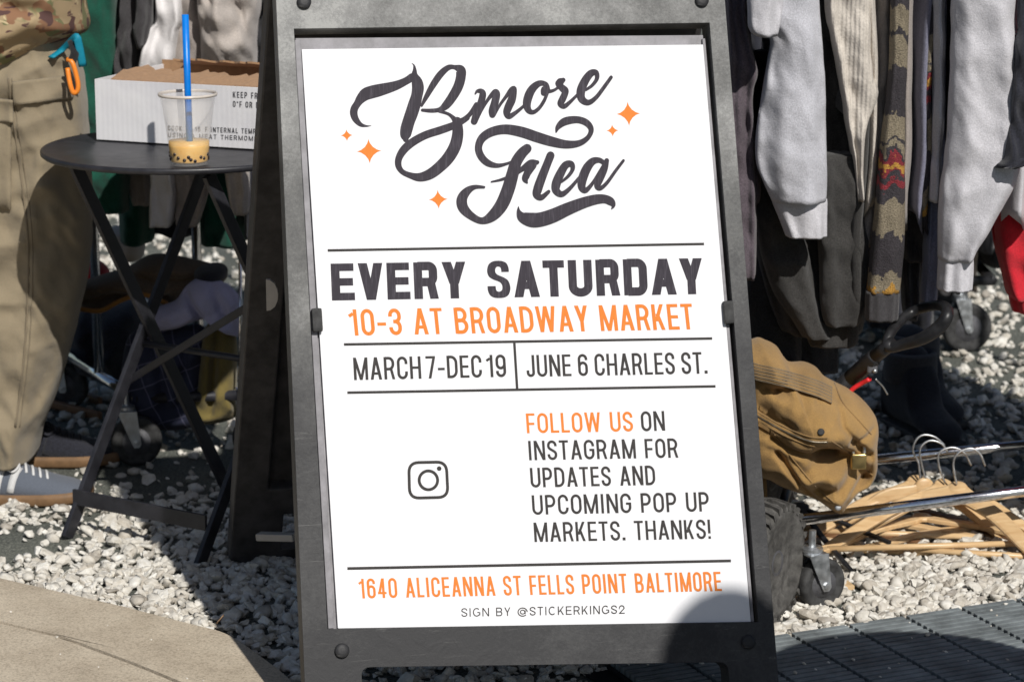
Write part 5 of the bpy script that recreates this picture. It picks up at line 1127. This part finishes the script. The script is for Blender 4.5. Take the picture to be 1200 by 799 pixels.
garment("sweatshirt", "sweatshirt", "pale grey sweatshirt with a wide sleeve and gathered cuff hanging near the right edge", [
    ("sleeve", [(topx, 1116, 1190), (0, 1117, 1190), (60, 1116, 1193), (150, 1112, 1196), (190, 1108, 1195), (215, 1104, 1188), (240, 1102, 1175), (265, 1101, 1160), (285, 1100, 1147), (302, 1100, 1139)], 4.38, .05, 'heather2', dict(seed=71, amp=.35, folds=3, wr=.005, hollow=False)),
    ("cuff", [(300, 1100, 1139), (306, 1099.5, 1140), (320, 1099, 1139.5), (338, 1098.5, 1138)], 4.382, .034, 'heather2', dict(seed=72, amp=.3, folds=7, wr=.002, step=2.0))], 4.38, RY, body=(.86, .025, .60, 0), mk='heather2', group=G1)
garment("hoodie", "hoodie", "red hoodie hanging at the right edge behind the navy jacket", [
    ("body", [(topx, 1186, 1260), (0, 1188, 1262), (100, 1180, 1265), (200, 1168, 1268), (270, 1163, 1268), (330, 1176, 1266), (346, 1181, 1264)], 4.56, .06, 'red', dict(seed=81, amp=.5, folds=4, wr=.009, hollow=False)),
    ("hem_band", [(344, 1182, 1262), (352, 1183, 1262), (363, 1186, 1260)], 4.56, .05, 'red', dict(seed=82, amp=.4, folds=8, wr=.002, step=2.5))], 4.56, RY, body=(.96, .03, .55, 0), mk='red', group=G1)
garment("jacket", "jacket", "navy nylon jacket sleeve entering at the right edge in front of the red hoodie", [
    ("sleeve", [(topx, 1192, 1235), (0, 1196, 1235), (50, 1190, 1235), (100, 1186, 1234), (140, 1182, 1232), (170, 1178, 1228), (186, 1174, 1215), (195, 1163, 1190)], 4.335, .02, 'dark', dict(seed=83, amp=.5, folds=4, wr=.012))], 4.3, RY, body=(1.0, .03, .55, 0), mk='dark', group=G1)
for i, (x, zb, m, lab) in enumerate(((1.07, .16, 'char', "long charcoal coat at the right end of the front rack, just outside the frame"), (1.16, .10, 'browncoat', "long brown coat hanging outside the right edge of the frame"), (1.25, .14, 'dark', "long dark coat hanging outside the right edge beside a brown one"), (1.34, .18, 'plum', "long plum coat, last on the front rack beyond the right edge"))):
    t = thing("coat", (x, RY, 0), lab, "coat", G1); V = []; Fc = []; seg = 36; n = 30
    for j in range(n + 1):
        z = zb + (1.40 - zb) * j / n
        for k in range(seg): a = 2 * math.pi * k / seg; V.append(Vector((x + math.cos(a) * .043 * (1 + .2 * math.sin(5 * a + i)), RY + math.sin(a) * .23 * (1 if j < n - 4 else 1 - .2 * (j - n + 4)), z)))
    for j in range(n):
        for k in range(seg): k2 = (k + 1) % seg; Fc.append((j * seg + k, j * seg + k2, (j + 1) * seg + k2, (j + 1) * seg + k))
    Fc.append(tuple(range(seg))[::-1]); Fc.append(tuple(n * seg + k for k in range(seg))); part("body", V, Fc, K[m], t)
    for s_ in (-1, 1): V, Fc = tube([Vector((x, RY + s_ * .19, 1.3)), Vector((x, RY + s_ * .25, .95)), Vector((x, RY + s_ * .25, .62))], [.055, .05, .04], 16); part("sleeve", V, Fc, K[m], t)
# rear rack garments: dark mass behind the gaps, beige trousers lower right
RG = "clothes hanging on the rear right rack"
rear = [(868, 905, 330, 'dark', 'jacket', "dark jacket on the rear rack, leftmost behind the sign's edge"), (900, 940, 300, 'char', 'jacket', "charcoal jacket on the rear rack behind the light grey sleeve"), (935, 985, 325, 'dark', 'jacket', "dark jacket on the rear rack behind the black sweatshirt"), (980, 1020, 350, 'char', 'jacket', "charcoal jacket on the rear rack behind the cream sweater"), (1012, 1055, 375, 'dark', 'jacket', "dark jacket on the rear rack behind the patterned knit"), (1046, 1092, 380, 'dark', 'jacket', "dark jacket on the rear rack behind the charcoal one"), (1086, 1130, 335, 'char', 'jacket', "charcoal jacket on the rear rack behind the wide grey sleeve"),
        (1110, 1140, 330, 'beige', 'trousers', "beige trousers on the rear rack showing between the grey cuff and the red hoodie"), (1132, 1162, 285, 'char', 'jacket', "charcoal jacket on the rear rack above the caster"), (1150, 1205, 305, 'dark', 'jacket', "dark jacket on the rear rack, rightmost behind the red hoodie")]
for i, (xa, xb, yb, m, nm, lab) in enumerate(rear):
    P = at((xa + xb) / 2, 200, 6.25); t = thing(nm, (P.x, 6.3, 0), lab, nm, RG)
    V, Fc = drape([(-330, xa + 3, xb - 3), (0, xa, xb), (150, xa - 2, xb + 2), (yb, xa, xb)], 6.22 + .03 * (i % 2), .12, 100 + i, .4, 4, .012, 8.0, 40); part("body", V, Fc, K[m], t)
# left rack clothes
LG = "clothes hanging on the left rack"; LY = 5.36
def left(nm, cat, lab, parts): return garment(nm, cat, lab, parts, 5.3, LY, group=LG)
tp = -240
left("hoodie", "hoodie", "bottle green hoodie beside the person in camouflage, leftmost on the left rack", [
    ("body", [(tp, 84, 145), (0, 88, 140), (60, 86, 144), (140, 92, 148), (200, 98, 150), (246, 101, 150)], 5.24, .07, 'green', dict(seed=201, amp=.5, folds=3, wr=.009))])
left("sweatshirt", "sweatshirt", "second bottle green sweatshirt, its hem showing under the table between grey sleeves", [
    ("body", [(tp, 128, 190), (0, 130, 190), (150, 136, 186), (230, 140, 182), (280, 143, 180)], 5.44, .07, 'green', dict(seed=202, amp=.5, folds=3, wr=.009))])
left("sweatshirt", "sweatshirt", "third bottle green sweatshirt, its hem showing near the sign's rear leg", [
    ("body", [(tp, 228, 296), (0, 228, 296), (150, 228, 294), (240, 230, 292), (283, 233, 288)], 5.46, .07, 'green', dict(seed=203, amp=.5, folds=3, wr=.009))])
left("shirt", "shirt", "grey shirt edge showing as a pale sliver beside the green hoodie", [
    ("body", [(tp, 132, 160), (0, 136, 158), (60, 130, 150), (100, 128, 146), (190, 130, 150)], 5.30, .035, 'oat', dict(seed=204, amp=.5, folds=3, wr=.006))])
left("jacket", "jacket", "black jacket hanging just above the carton's left corner", [
    ("body", [(tp, 146, 186), (0, 144, 184), (40, 140, 178), (90, 136, 172), (190, 140, 175)], 5.22, .05, 'char', dict(seed=205, amp=.8, folds=3, wr=.012)),
    ("sleeve", [(tp, 158, 180), (0, 160, 180), (30, 156, 178), (55, 160, 172)], 5.16, .03, 'char', dict(seed=206, amp=.6, folds=3, wr=.01))])
left("sweatshirt", "sweatshirt", "white cotton sweatshirt with a slanting sleeve behind the carton", [
    ("sleeve", [(tp, 180, 216), (0, 184, 216), (30, 176, 212), (60, 168, 209), (90, 162, 206), (150, 160, 205), (200, 176, 206), (236, 176, 207), (262, 177, 203)], 5.18, .045, 'white', dict(seed=207, amp=.6, folds=3, wr=.01))])
left("sweatshirt", "sweatshirt", "grey-beige sweatshirt hanging behind the straw, its cuff below the table", [
    ("body", [(tp, 206, 242), (0, 207, 244), (60, 206, 246), (150, 206, 246), (210, 205, 246), (240, 206, 240), (263, 208, 232)], 5.20, .045, 'taupe', dict(seed=208, amp=.5, folds=3, wr=.009))])
left("hoodie", "hoodie", "oatmeal hoodie with deep folds above the carton's right half", [
    ("body", [(tp, 232, 302), (0, 236, 302), (25, 238, 300), (60, 240, 298), (110, 240, 298), (180, 242, 298)], 5.18, .07, 'oat', dict(seed=209, amp=1.1, folds=2, wr=.02)),
    ("sleeve", [(160, 262, 294), (200, 264, 292), (225, 268, 292), (250, 273, 291)], 5.16, .03, 'oat', dict(seed=210, amp=.5, folds=3, wr=.007))])
left("shirt", "shirt", "grey shirt cuff hanging under the table's left half", [
    ("sleeve", [(tp, 160, 190), (100, 156, 186), (200, 149, 180), (222, 152, 180), (238, 157, 179)], 5.33, .035, 'taupe', dict(seed=211, amp=.5, folds=3, wr=.006))])
left("jacket", "jacket", "black jacket on the left rack between the green sweatshirts", [
    ("body", [(tp, 170, 250), (0, 172, 250), (200, 176, 246), (268, 178, 244)], 5.52, .09, 'dark', dict(seed=212, amp=.6, folds=4, wr=.01))])
left("coat", "coat", "black coat on the left rack just behind the sign's rear leg", [
    ("body", [(tp, 288, 345), (0, 286, 345), (200, 286, 345), (272, 288, 343)], 5.40, .09, 'dark', dict(seed=213, amp=.6, folds=4, wr=.01))])
# clothes seen through the slot over the poster
for i, (xa, xb, m, lab) in enumerate(((350, 432, 'blue', "bluish grey shirt behind the sign, seen through the slot over the poster, leftmost"), (430, 520, 'taupe', "grey-beige shirt behind the sign, second in the slot over the poster"), (560, 720, 'heather', "light grey sweatshirt behind the sign, seen in the middle of the slot"), (716, 790, 'dark', "dark jacket behind the sign, right part of the slot over the poster"))):
    t = thing("shirt" if i < 3 else "jacket", (at((xa + xb) / 2, 40, 5.4).x, 5.4, 0), lab, "shirt" if i < 3 else "jacket", "clothes hanging behind the sign"); V, Fc = drape([(-250, xa + 12, xb - 12), (0, xa, xb), (200, xa, xb), (250, xa, xb)], 5.4, .09, 300 + i, .4, 4, .01, 10.0, 40); part("body", V, Fc, K[m], t)
rod(Vector((-.42, 5.4, 1.5)), Vector((.42, 5.4, 1.5)), .0125, M['chrome'], lk, "hanging_rail")

# ------------------------------------------------------------------ heap on the left rack's base
def heap(nm, cat, lab, m, *a, **k): V, Fc = blob(*a, **k); o = part(nm, V, Fc, K[m], None); return tag(o, lab, cat, "clothes heaped on the left rack's base")
heap("jacket", "jacket", "brown waxed jacket heaped on the rack base under the table", 'browncoat', [(92, 345), (98, 330), (120, 322), (150, 312), (172, 300), (195, 298), (225, 304), (250, 310), (266, 318), (262, 330), (240, 336), (222, 346), (200, 352), (170, 342), (140, 350), (115, 362), (98, 362)], 5.26, .09, creases=[([(95, 352), (140, 338), (200, 340)], 5, .03), ([(150, 312), (190, 322), (250, 318)], 5, .02)], wr=.012, seed=1)
V, Fc = tube(cr([at(94, 362, 5.18), at(118, 364, 5.17), at(142, 352, 5.17), at(168, 345, 5.16), at(196, 356, 5.17)], 5), .005, 8); o = part("jacket_piping", V, Fc, fabric("ochre_piping", (.30, .14, .03), .1)); o.parent = bpy.data.objects["jacket"] if False else None
pj = [q for q in bpy.data.objects if q.get("label", "").startswith("brown waxed jacket")][0]; l_ = Vector(o.location); o.parent = pj; o.location = l_ - wloc(pj)
heap("cap", "cap", "dark brown cap lying at the right end of the heaped jacket", 'dark', [(228, 318), (238, 311), (255, 309), (266, 314), (265, 324), (250, 330), (232, 328)], 5.18, .06, wr=.004, seed=2)
heap("shirt", "shirt", "lavender white shirt draped over the heap behind the table legs", 'lav', [(168, 376), (180, 362), (205, 352), (218, 335), (232, 326), (250, 326), (268, 334), (282, 350), (284, 372), (282, 393), (268, 388), (250, 376), (232, 374), (205, 384), (180, 386)], 5.14, .05, creases=[([(218, 338), (232, 360), (240, 374)], 4, .02), ([(250, 330), (262, 360), (280, 390)], 5, .012)], wr=.008, seed=3)
heap("shirt", "shirt", "navy plaid shirt hanging over the rack's base rail", 'plaid', [(148, 400), (165, 385), (205, 383), (235, 380), (244, 400), (240, 440), (236, 470), (225, 500), (180, 503), (150, 490), (142, 450)], 5.17, .06, creases=[([(190, 385), (195, 500)], 6, .015), ([(222, 385), (214, 470)], 5, .012)], wr=.009, seed=4)
heap("shirt", "shirt", "mustard yellow shirt bunched beside the plaid one", 'mustard', [(238, 390), (252, 376), (270, 384), (278, 400), (278, 440), (276, 470), (277, 488), (250, 496), (225, 492), (232, 450)], 5.16, .05, creases=[([(258, 385), (248, 480)], 5, .02)], wr=.012, seed=5)
heap("jacket", "jacket", "black jacket bunched low behind the person's leg", 'dark', [(84, 372), (100, 358), (130, 354), (160, 352), (175, 375), (172, 410), (160, 445), (140, 455), (110, 440), (90, 430), (82, 400)], 5.62, .12, creases=[([(110, 360), (130, 440)], 8, .03)], wr=.012, seed=6)
heap("scarf", "scarf", "dark red scarf end showing beside the person's knee", 'red', [(100, 312), (108, 304), (122, 310), (128, 320), (118, 326), (102, 324)], 5.4, .05, wr=.006, seed=7)
heap("tote_bag", "bag", "pale beige tote bag behind the heap, partly behind a table leg", 'beige', [(128, 268), (150, 266), (168, 272), (168, 300), (150, 306), (134, 302)], 5.75, .07, wr=.008, seed=8)
# wooden sticks of a hanger on the gravel at left
for a, b, m in (((46, 479), (118, 495), 'wood2'), ((78, 462), (118, 478), 'wood2')):
    A_, B_ = gp(*a), gp(*b); V, Fc = bar(A_ + up * .018, B_ + up * .014, .018, .012, up, .004); o = part("wooden_stick", V, Fc, M[m]); tag(o, "dark stick on the shaded gravel behind the person's ankle, " + ("nearer one" if a[0] < 50 else "farther one"), "stick", "sticks on the gravel")

# ------------------------------------------------------------------ wagon, bag, boots
wg = thing("folding_wagon", (.33, 4.35, 0), "black folding wagon mostly behind the sign, its treaded wheel and looped handle showing", "wagon")
ax = Vector((math.cos(R(-30)), math.sin(R(-30)), 0)); WC = Vector((.408, 4.15, .100))
def tyre(C, ax, r_, hw):
    prof = [(r_ * .60, -hw * .7), (r_ * .78, -hw), (r_ * .93, -hw * .92), (r_ * .985, -hw * .6), (r_ * .985, hw * .6), (r_ * .93, hw * .92), (r_ * .78, hw), (r_ * .60, hw * .7)]
    o = part("wheel", *lathe(prof, C, ax, 60), M['tyre'], wg); part("rim", *lathe([(.0001, -hw * .4), (r_ * .2, -hw * .75), (r_ * .3, -hw * .45), (r_ * .6, -hw * .55), (r_ * .62, 0), (r_ * .6, hw * .55), (r_ * .3, hw * .45), (r_ * .2, hw * .75), (.0001, hw * .4)], C, ax, 36), M['hubplastic'], o)
    z = ax.normalized(); x_ = z.orthogonal().normalized(); y_ = z.cross(x_); gs = []
    for k in range(30):
        for s_ in (-1, 1):
            a0 = 2 * math.pi * (k + (.5 if s_ > 0 else 0)) / 30; V = []
            for rr0 in (r_ * .93, r_ * 1.06):
                for h, da in ((0.0, -.0), (hw * 1.0, .085)):
                    for w_ in (-.035, .035):
                        a = a0 + da + w_; q = rr0 * (1 if h < hw * .5 else .955); V.append(C + z * h * s_ + (x_ * math.cos(a) + y_ * math.sin(a)) * q)
            gs.append((V, [(0, 1, 3, 2), (4, 6, 7, 5), (0, 4, 5, 1), (2, 3, 7, 6), (0, 2, 6, 4), (1, 5, 7, 3)]))
    V, Fc = join(*gs); t_ = part("tread", V, Fc, M['tyre'], o, smooth=False); t_["kind"] = "stuff"; fix(t_)
tyre(WC, ax, .098, .034)
tyre(WC + Vector((-.28, .12, 0)), ax, .098, .034); tyre(WC + Vector((.04, .50, 0)), ax, .098, .034); tyre(WC + Vector((-.24, .62, 0)), ax, .098, .034)
V, Fc = box((.22, 4.52, .34), .26, .50, .26, (ax, Vector((-ax.y, ax.x, 0)), up), .02); part("fabric_tub", V, Fc, M['darkfabric'], wg, smooth=False)
rod((.05, 4.30, .2), (.36, 4.20, .2), .011, M['blackplastic'], wg, "axle_bar"); rod((.36, 4.20, .2), (.40, 4.72, .2), .011, M['blackplastic'], wg, "frame_bar"); rod((.36, 4.20, .10), (.36, 4.20, .5), .011, M['blackplastic'], wg, "frame_bar")
h0 = at(925, 505, 4.56)
V, Fc = tube([h0, at(998, 443, 4.45)], .0150, 20); part("handle_tube", V, Fc, M['blackplastic'], wg)
V, Fc = tube([at(996, 445, 4.452), at(998, 443, 4.45), at(1024, 419, 4.405), at(1026, 417, 4.402)], [.0135, .0150, .0142, .0130], 24); part("handle_sleeve", V, Fc, M['blackplastic'], wg)
V, Fc = tube([at(1025, 418, 4.402), at(1046, 402, 4.37)], [.0118, .0115], 20); part("handle_tube", V, Fc, M['blackplastic'], wg)
lp = cr([at(1040, 407, 4.375), at(1060, 403, 4.36), at(1082, 396, 4.34), at(1100, 384, 4.33), at(1110, 369, 4.33), at(1106, 359, 4.37), at(1090, 359, 4.42), at(1070, 365, 4.44), at(1054, 377, 4.42), at(1042, 393, 4.39)], 7, True); lp.append(lp[0])
rs = [.0085 + .0035 * max(0, 1 - abs(i / len(lp) - .28) * 3.4) for i in range(len(lp))]; V, Fc = tube(lp, rs, 18); part("loop_grip", V, Fc, M['blackplastic'], wg)
V, Fc = box(at(1022, 431, 4.405), .018, .010, .019, bev=.004); part("bracket", V, Fc, M['hubplastic'], wg); V, Fc = tube([at(1025, 434.5, 4.400), at(1025, 434.5, 4.396)], .0036, 12); part("rivet", V, Fc, M['zinc'], wg)
V, Fc = tube(cr([at(990, 468, 4.43), at(999, 456, 4.425), at(1010, 449, 4.42), at(1019, 444, 4.41)], 4), .0058, 12, flat=.7); part("red_lever", V, Fc, M['redplastic'], wg)
V, Fc = tube(cr([at(1026, 444, 4.42), at(1034, 452, 4.43), at(1040, 462, 4.44)], 4), .0014, 6); part("cord", V, Fc, M['zinc'], wg)

bag_out = [(860, 415), (884, 397), (897, 399), (910, 406), (919, 419), (926, 425), (943, 425), (957, 431), (966, 441), (978, 448), (996, 457), (1013, 470), (1026, 488), (1028.5, 503), (1027, 520), (1027, 548), (1019, 566), (1004, 574), (993, 586), (984, 598), (973, 594), (955, 582), (935, 573), (912, 565), (897, 557), (868, 545), (850, 500)]
V, Fc = blob(bag_out, 4.42, .13, creases=[([(884, 484), (902, 496), (925, 508), (950, 516), (972, 516)], 4.5, .022), ([(958, 515), (985, 523), (1000, 535), (1010, 548)], 15, .060), ([(905, 512), (928, 545), (952, 574), (966, 588)], 3.5, .020), ([(990, 500), (1004, 512), (1014, 522)], 4.5, .022), ([(921, 428), (912, 440), (905, 442)], 5, .02), ([(975, 450), (978, 480), (995, 500), (1020, 492)], 4, .013),
                               ([(887, 466), (905, 474), (918, 478)], 6, .020), ([(893, 505), (915, 515), (935, 535)], 6, .008), ([(978, 592), (990, 565), (1010, 555)], 5, .014), ([(892, 440), (915, 445)], 5, .008), ([(990, 545), (975, 560), (955, 556)], 8, .022), ([(962, 440), (950, 452)], 5, .012)],
            lumps=[(945, 478, 30, .030), (985, 482, 16, .012), (945, 432, 14, .012), (905, 420, 14, .02), (930, 545, 22, .018), (990, 572, 14, .012), (1018, 545, 9, .015)], wr=.0095, wsc=22, seed=3, rings=60, sub=7, ctr=(948, 500))
bag = part("canvas_bag", V, Fc, K['canvas'], None); tag(bag, "slumped tan duck canvas bag with strap and padlock, bulging out right of the sign", "bag")
me = bag.data
from mathutils.bvhtree import BVHTree
bvh = BVHTree.FromPolygons([Vector(v) for v in V], [f for f in Fc])
def onbag(x, y, o_=.003):
    r_ = ray(x, y).normalized(); h = bvh.ray_cast(CAM, r_); return (h[0] if h[0] is not None else at(x, y, 4.32)) - r_ * o_
def chpart(nm, V, Fc, m, par, smooth=True): return part(nm, V, Fc, m, par, smooth)
# webbing strap: five stitched ridges
for i in range(1):
    sv_ = cr([(870, 427), (887, 433), (905, 437), (925, 442), (945, 448), (960, 453), (975, 460)], 6); V2 = []; F2 = []; nn = 12
    for x, y in sv_:
        for k in range(nn + 1):
            f_ = k / nn; yy = y + (f_ - .5) * 19 + 3; V2.append(onbag(x, yy, .009 + .0022 * abs(math.sin(f_ * math.pi * 5))))
    for j in range(len(sv_) - 1):
        for k in range(nn): a = j * (nn + 1) + k; F2.append((a, a + 1, a + nn + 2, a + nn + 1))
    o = chpart("strap", V2, F2, K['web'], bag); md = o.modifiers.new("solid", 'SOLIDIFY'); md.thickness = .005; md.offset = -1
    for e_ in (-.5, -.3, -.1, .1, .3, .5):
        V2, F2 = tube([onbag(x, y + e_ * 18.4 + 3, .0105) for x, y in sv_], .0009, 5); chpart("stitch_line", V2, F2, K["seam"], bag)
zp = [onbag(x, y, .002) for x, y in cr([(884, 485), (902, 496), (925, 508), (950, 517), (970, 518)], 6)]; V2, F2 = tube(zp, .0016, 8); chpart("zipper", V2, F2, metal("dull_brass", (.30, .26, .2), .45), bag)
for off__ in (-5, 5):
    zp = [onbag(x, y + off__, .0008) for x, y in cr([(884, 485), (902, 496), (925, 508), (950, 517), (970, 518)], 6)]; V2, F2 = tube(zp, .0013, 6); chpart("seam", V2, F2, K['web'], bag)
for pth in ([(905, 512), (928, 543), (952, 572), (975, 592)], [(975, 452), (985, 475), (1000, 492), (1018, 512)], [(972, 520), (990, 532), (1005, 548), (1020, 560)]):
    V2, F2 = tube([onbag(x + 3, y - 3, .0006) for x, y in cr(pth, 6)], .0014, 6); chpart("seam", V2, F2, K['web'], bag)
V2, F2 = lathe([(.0001, 0), (.005, 0), (.006, .001), (.004, .002), (.0001, .002)], onbag(962, 506, .001), (0, -1, .2), 16); chpart("grommet", V2, F2, M['rubber'], bag)
V2, F2 = lathe([(.0001, 0), (.005, 0), (.006, .001), (.004, .002), (.0001, .002)], onbag(982, 594, .001), (0, -1, .2), 16); chpart("grommet", V2, F2, M['zinc'], bag)
M['brass'] = metal("brass", (.62, .46, .2), .3)
pc = onbag(1006, 540, .018); lkk = thing("padlock", pc, "small brass padlock hanging from the tan bag's zipper", "padlock")
V2, F2 = box(pc, .026, .012, .027, bev=.003); part("lock_body", V2, F2, M['brass'], lkk)
V2, F2 = tube(cr([pc + Vector((-.009, 0, .012)), pc + Vector((-.009, 0, .026)), pc + Vector((-.005, 0, .034)), pc + Vector((.005, 0, .034)), pc + Vector((.009, 0, .026)), pc + Vector((.009, 0, .012))], 5), .0028, 10); part("shackle", V2, F2, M['zinc'], lkk)
V2, F2 = tube(cr([pc + Vector((0, 0, .030)), pc + Vector((-.008, 0, .040)), pc + Vector((-.012, .004, .052)), pc + Vector((-.004, .004, .056)), pc + Vector((0, 0, .046))], 5), .002, 8); part("zipper_pull", V2, F2, M['zinc'], lkk)
V2, F2 = tube([onbag(894, 560, .0), at(896, 596, 4.40), at(895, 604, 4.40)], .006, 8, flat=.4); part("strap_end", V2, F2, K['web'], bag)

# black boots behind the handle
bt_ = thing("boots", (.70, 5.30, 0), "pair of black boots standing on the gravel behind the wagon handle", "boots")
for dx, dy in ((0, 0), (.03, .16)):
    c = gp(1062, 486); base = Vector((c.x + dx, 5.32 + dy, 0)); prof = [(-.11, .05, .03), (-.10, .15, .038), (-.08, .185, .042), (-.02, .185, .042), (.01, .15, .040), (.03, .09, .040), (.07, .065, .042), (.11, .05, .038), (.13, .03, .02)]
    pf = cr(prof, 4); V = []; Fc = []; seg = 18; d_ = Vector((.35, -.94, 0)).normalized(); e_ = Vector((d_.y, -d_.x, 0))
    for x, zt, hw in pf:
        for k in range(seg): a = 2 * math.pi * k / seg; V.append(base + d_ * x + e_ * (math.cos(a) * hw) + up * (.015 + (zt - .015) * (.5 + .5 * math.sin(a)) ** .8))
    for i in range(len(pf) - 1):
        for k in range(seg): k2 = (k + 1) % seg; Fc.append((i * seg + k, i * seg + k2, (i + 1) * seg + k2, (i + 1) * seg + k))
    Fc.append(tuple(range(seg))[::-1]); Fc.append(tuple((len(pf) - 1) * seg + k for k in range(seg))); b_ = fix(part("boot", V, Fc, K['dark'], bt_))
    V, Fc = lathe([(.040, .105), (.053, .11), (.056, .125), (.055, .165), (.046, .172), (.040, .105)], base - d_ * .045, up, 24, False); part("cuff", V, Fc, K['char'], b_)
    V, Fc = box(base + d_ * .01 + up * .010,    .075, .24, .018, (e_, d_, up), .006); part("sole", V, Fc, M['rubber'], b_)

# ------------------------------------------------------------------ hangers on the gravel
HG = "wooden hangers fallen on the gravel"
def hanger(lab, Nk, L_, R_, m, th=.009, wd=.027, bar_=None, hook=None, grp=HG, rise=.25):
    t = thing("clothes_hanger", (Nk.x, Nk.y, 0), lab, "hanger", grp)
    mid = (L_ + R_) / 2; pn = (L_ - R_).cross(Nk - mid).normalized()
    if pn.z < 0: pn = -pn
    for E_, nm in ((L_, "arm"), (R_, "arm")):
        ups = (Nk - mid).normalized(); P_ = cr([Nk, Nk + (E_ - Nk) * .12 + ups * .0, Nk + (E_ - Nk) * .45 + ups * .015, Nk + (E_ - Nk) * .8 + ups * .006, E_], 5)
        P_ = [Vector(p) for p in P_]; V = []; Fc = []; n = len(P_); sec = [(-1, -.6), (-.75, -1), (.75, -1), (1, -.6), (1, .6), (.75, 1), (-.75, 1), (-1, .6)]
        for i, p_ in enumerate(P_):
            tg = (P_[min(i + 1, n - 1)] - P_[max(i - 1, 0)]).normalized(); sd_ = tg.cross(pn).normalized(); w_ = wd / 2 * (1.0 - .35 * (i / (n - 1)) ** 1.5)
            for a, b in sec: V.append(p_ + sd_ * a * w_ + pn * b * th / 2)
        k = 8
        for i in range(n - 1):
            for q in range(k): q2 = (q + 1) % k; Fc.append((i * k + q, i * k + q2, (i + 1) * k + q2, (i + 1) * k + q))
        Fc.append(tuple(range(k))[::-1]); Fc.append(tuple((n - 1) * k + q for q in range(k))); fix(part(nm, V, Fc, m, t, smooth=False))
    if bar_: V, Fc = tube([L_ * .94 + Nk * .06 + pn * .001, R_ * .94 + Nk * .06 + pn * .001], .0055, 10); part("trouser_bar", V, Fc, m, t)
    V, Fc = lathe([(.0001, -th * .52), (.015, -th * .52), (.018, -th * .3), (.018, th * .3), (.015, th * .52), (.0001, th * .52)], Nk, pn, 20); part("neck", V, Fc, m, t)
    if hook: V, Fc = tube(cr(hook, 5), .0019, 8); part("hook", V, Fc, M['zinc'], t)
    return t
def hk(pts, Y): return [at(1020 + x / 3.805, 490 + y / 3.805, Y + .0004 * i) for i, (x, y) in enumerate(pts)]
hanger("pale wooden hanger leaning on the rear rail, left one of the back pair", at(1074, 566, 4.665), gp(940, 640) + up * .012, gp(1180, 640) + up * .010, M['wood'], hook=hk([(222, 280), (215, 200), (190, 145), (205, 95), (240, 74), (290, 85), (330, 120)], 4.66))
hanger("pale wooden hanger stacked just in front of the back pair's left one", at(1083, 571, 4.640), gp(985, 628) + up * .022, gp(1178, 622) + up * .012, M['wood'], hook=hk([(250, 285), (228, 200), (222, 135), (262, 100), (315, 112), (345, 150)], 4.64))
hanger("pale wooden hanger with a rounded top, behind the front rail near its middle", at(1106, 570, 4.625), gp(962, 660) + up * .020, gp(1215, 640) + up * .020, M['wood'], hook=hk([(333, 290), (305, 205), (310, 150), (368, 130), (420, 155), (450, 210)], 4.62))
hanger("foremost wooden hanger, its broad arm running down to the right edge", at(1122, 573, 4.600), gp(1020, 640) + up * .040, gp(1222, 668) + up * .014, M['wood'], hook=hk([(385, 295), (370, 200), (395, 152), (450, 134), (490, 160), (512, 212)], 4.60), wd=.034)
hanger("wooden hanger lying flat with its trouser bar toward the grate", gp(1095, 612) + up * .010, gp(948, 652) + up * .008, gp(1232, 660) + up * .008, M['wood'], bar_=True)
hanger("wooden hanger lying flat under the pale ones, shade put into its dark colour", gp(1065, 605) + up * .018, gp(1020, 622) + up * .016, gp(1186, 642) + up * .016, M['wood2'], wd=.022)  # shade beneath the other hangers is put into the dark wood colour
hanger("wooden hanger lying with one rounded end beside the small caster", gp(925, 640) + up * .012, gp(995, 695) + up * .010, gp(1010, 645) + up * .010, M['wood'], wd=.030)
hanger("thin black plastic hanger lying over the wooden ones by the rail's end", gp(936, 622) + up * .045, gp(1042, 655) + up * .030, gp(1013, 691) + up * .006, M['blackplastic'], th=.006, wd=.012, grp="plastic hangers")
for i, (nk, l_, r_, m_, lab, zz) in enumerate((((1150, 628), (1010, 652), (1290, 668), 'wood', "pale wooden hanger lying flat, mostly beyond the right edge", .020),
        ((1010, 632), (942, 646), (1120, 652), 'wood2', "dark wooden hanger lying under the left end of the front rail", .014),
        ((1080, 625), (962, 662), (1240, 652), 'wood', "wooden hanger whose long lower bar lies nearest the grate", .030),
        ((1000, 622), (930, 634), (1150, 641), 'wood', "wooden hanger lying flat just behind the small front caster", .024))):
    hanger(lab, gp(*nk) + up * zz, gp(*l_) + up * (zz - .006), gp(*r_) + up * (zz - .008), M[m_], wd=.020, bar_=True)
lf = at(254, 733, 4.12); lf = gp(254, 734, .022); V = []; Fc = []
for i in range(7):
    for j in range(3): u_ = i / 6; w_ = math.sin(u_ * math.pi) ** .7 * .006; V.append(lf + Vector((u_ * .012, (j - 1) * w_ * .7, .004 + u_ * .014 + abs(j - 1) * .003)))
for i in range(6):
    for j in range(2): a = i * 3 + j; Fc.append((a, a + 1, a + 4, a + 3))
o = part("dry_leaf", V, Fc, fabric("dry_leaf_brown", (.30, .17, .08), .2, 300)); md = o.modifiers.new("solid", 'SOLIDIFY'); md.thickness = .0006; tag(o, "small curled brown dry leaf at the pavement's rim by the gravel", "leaf")
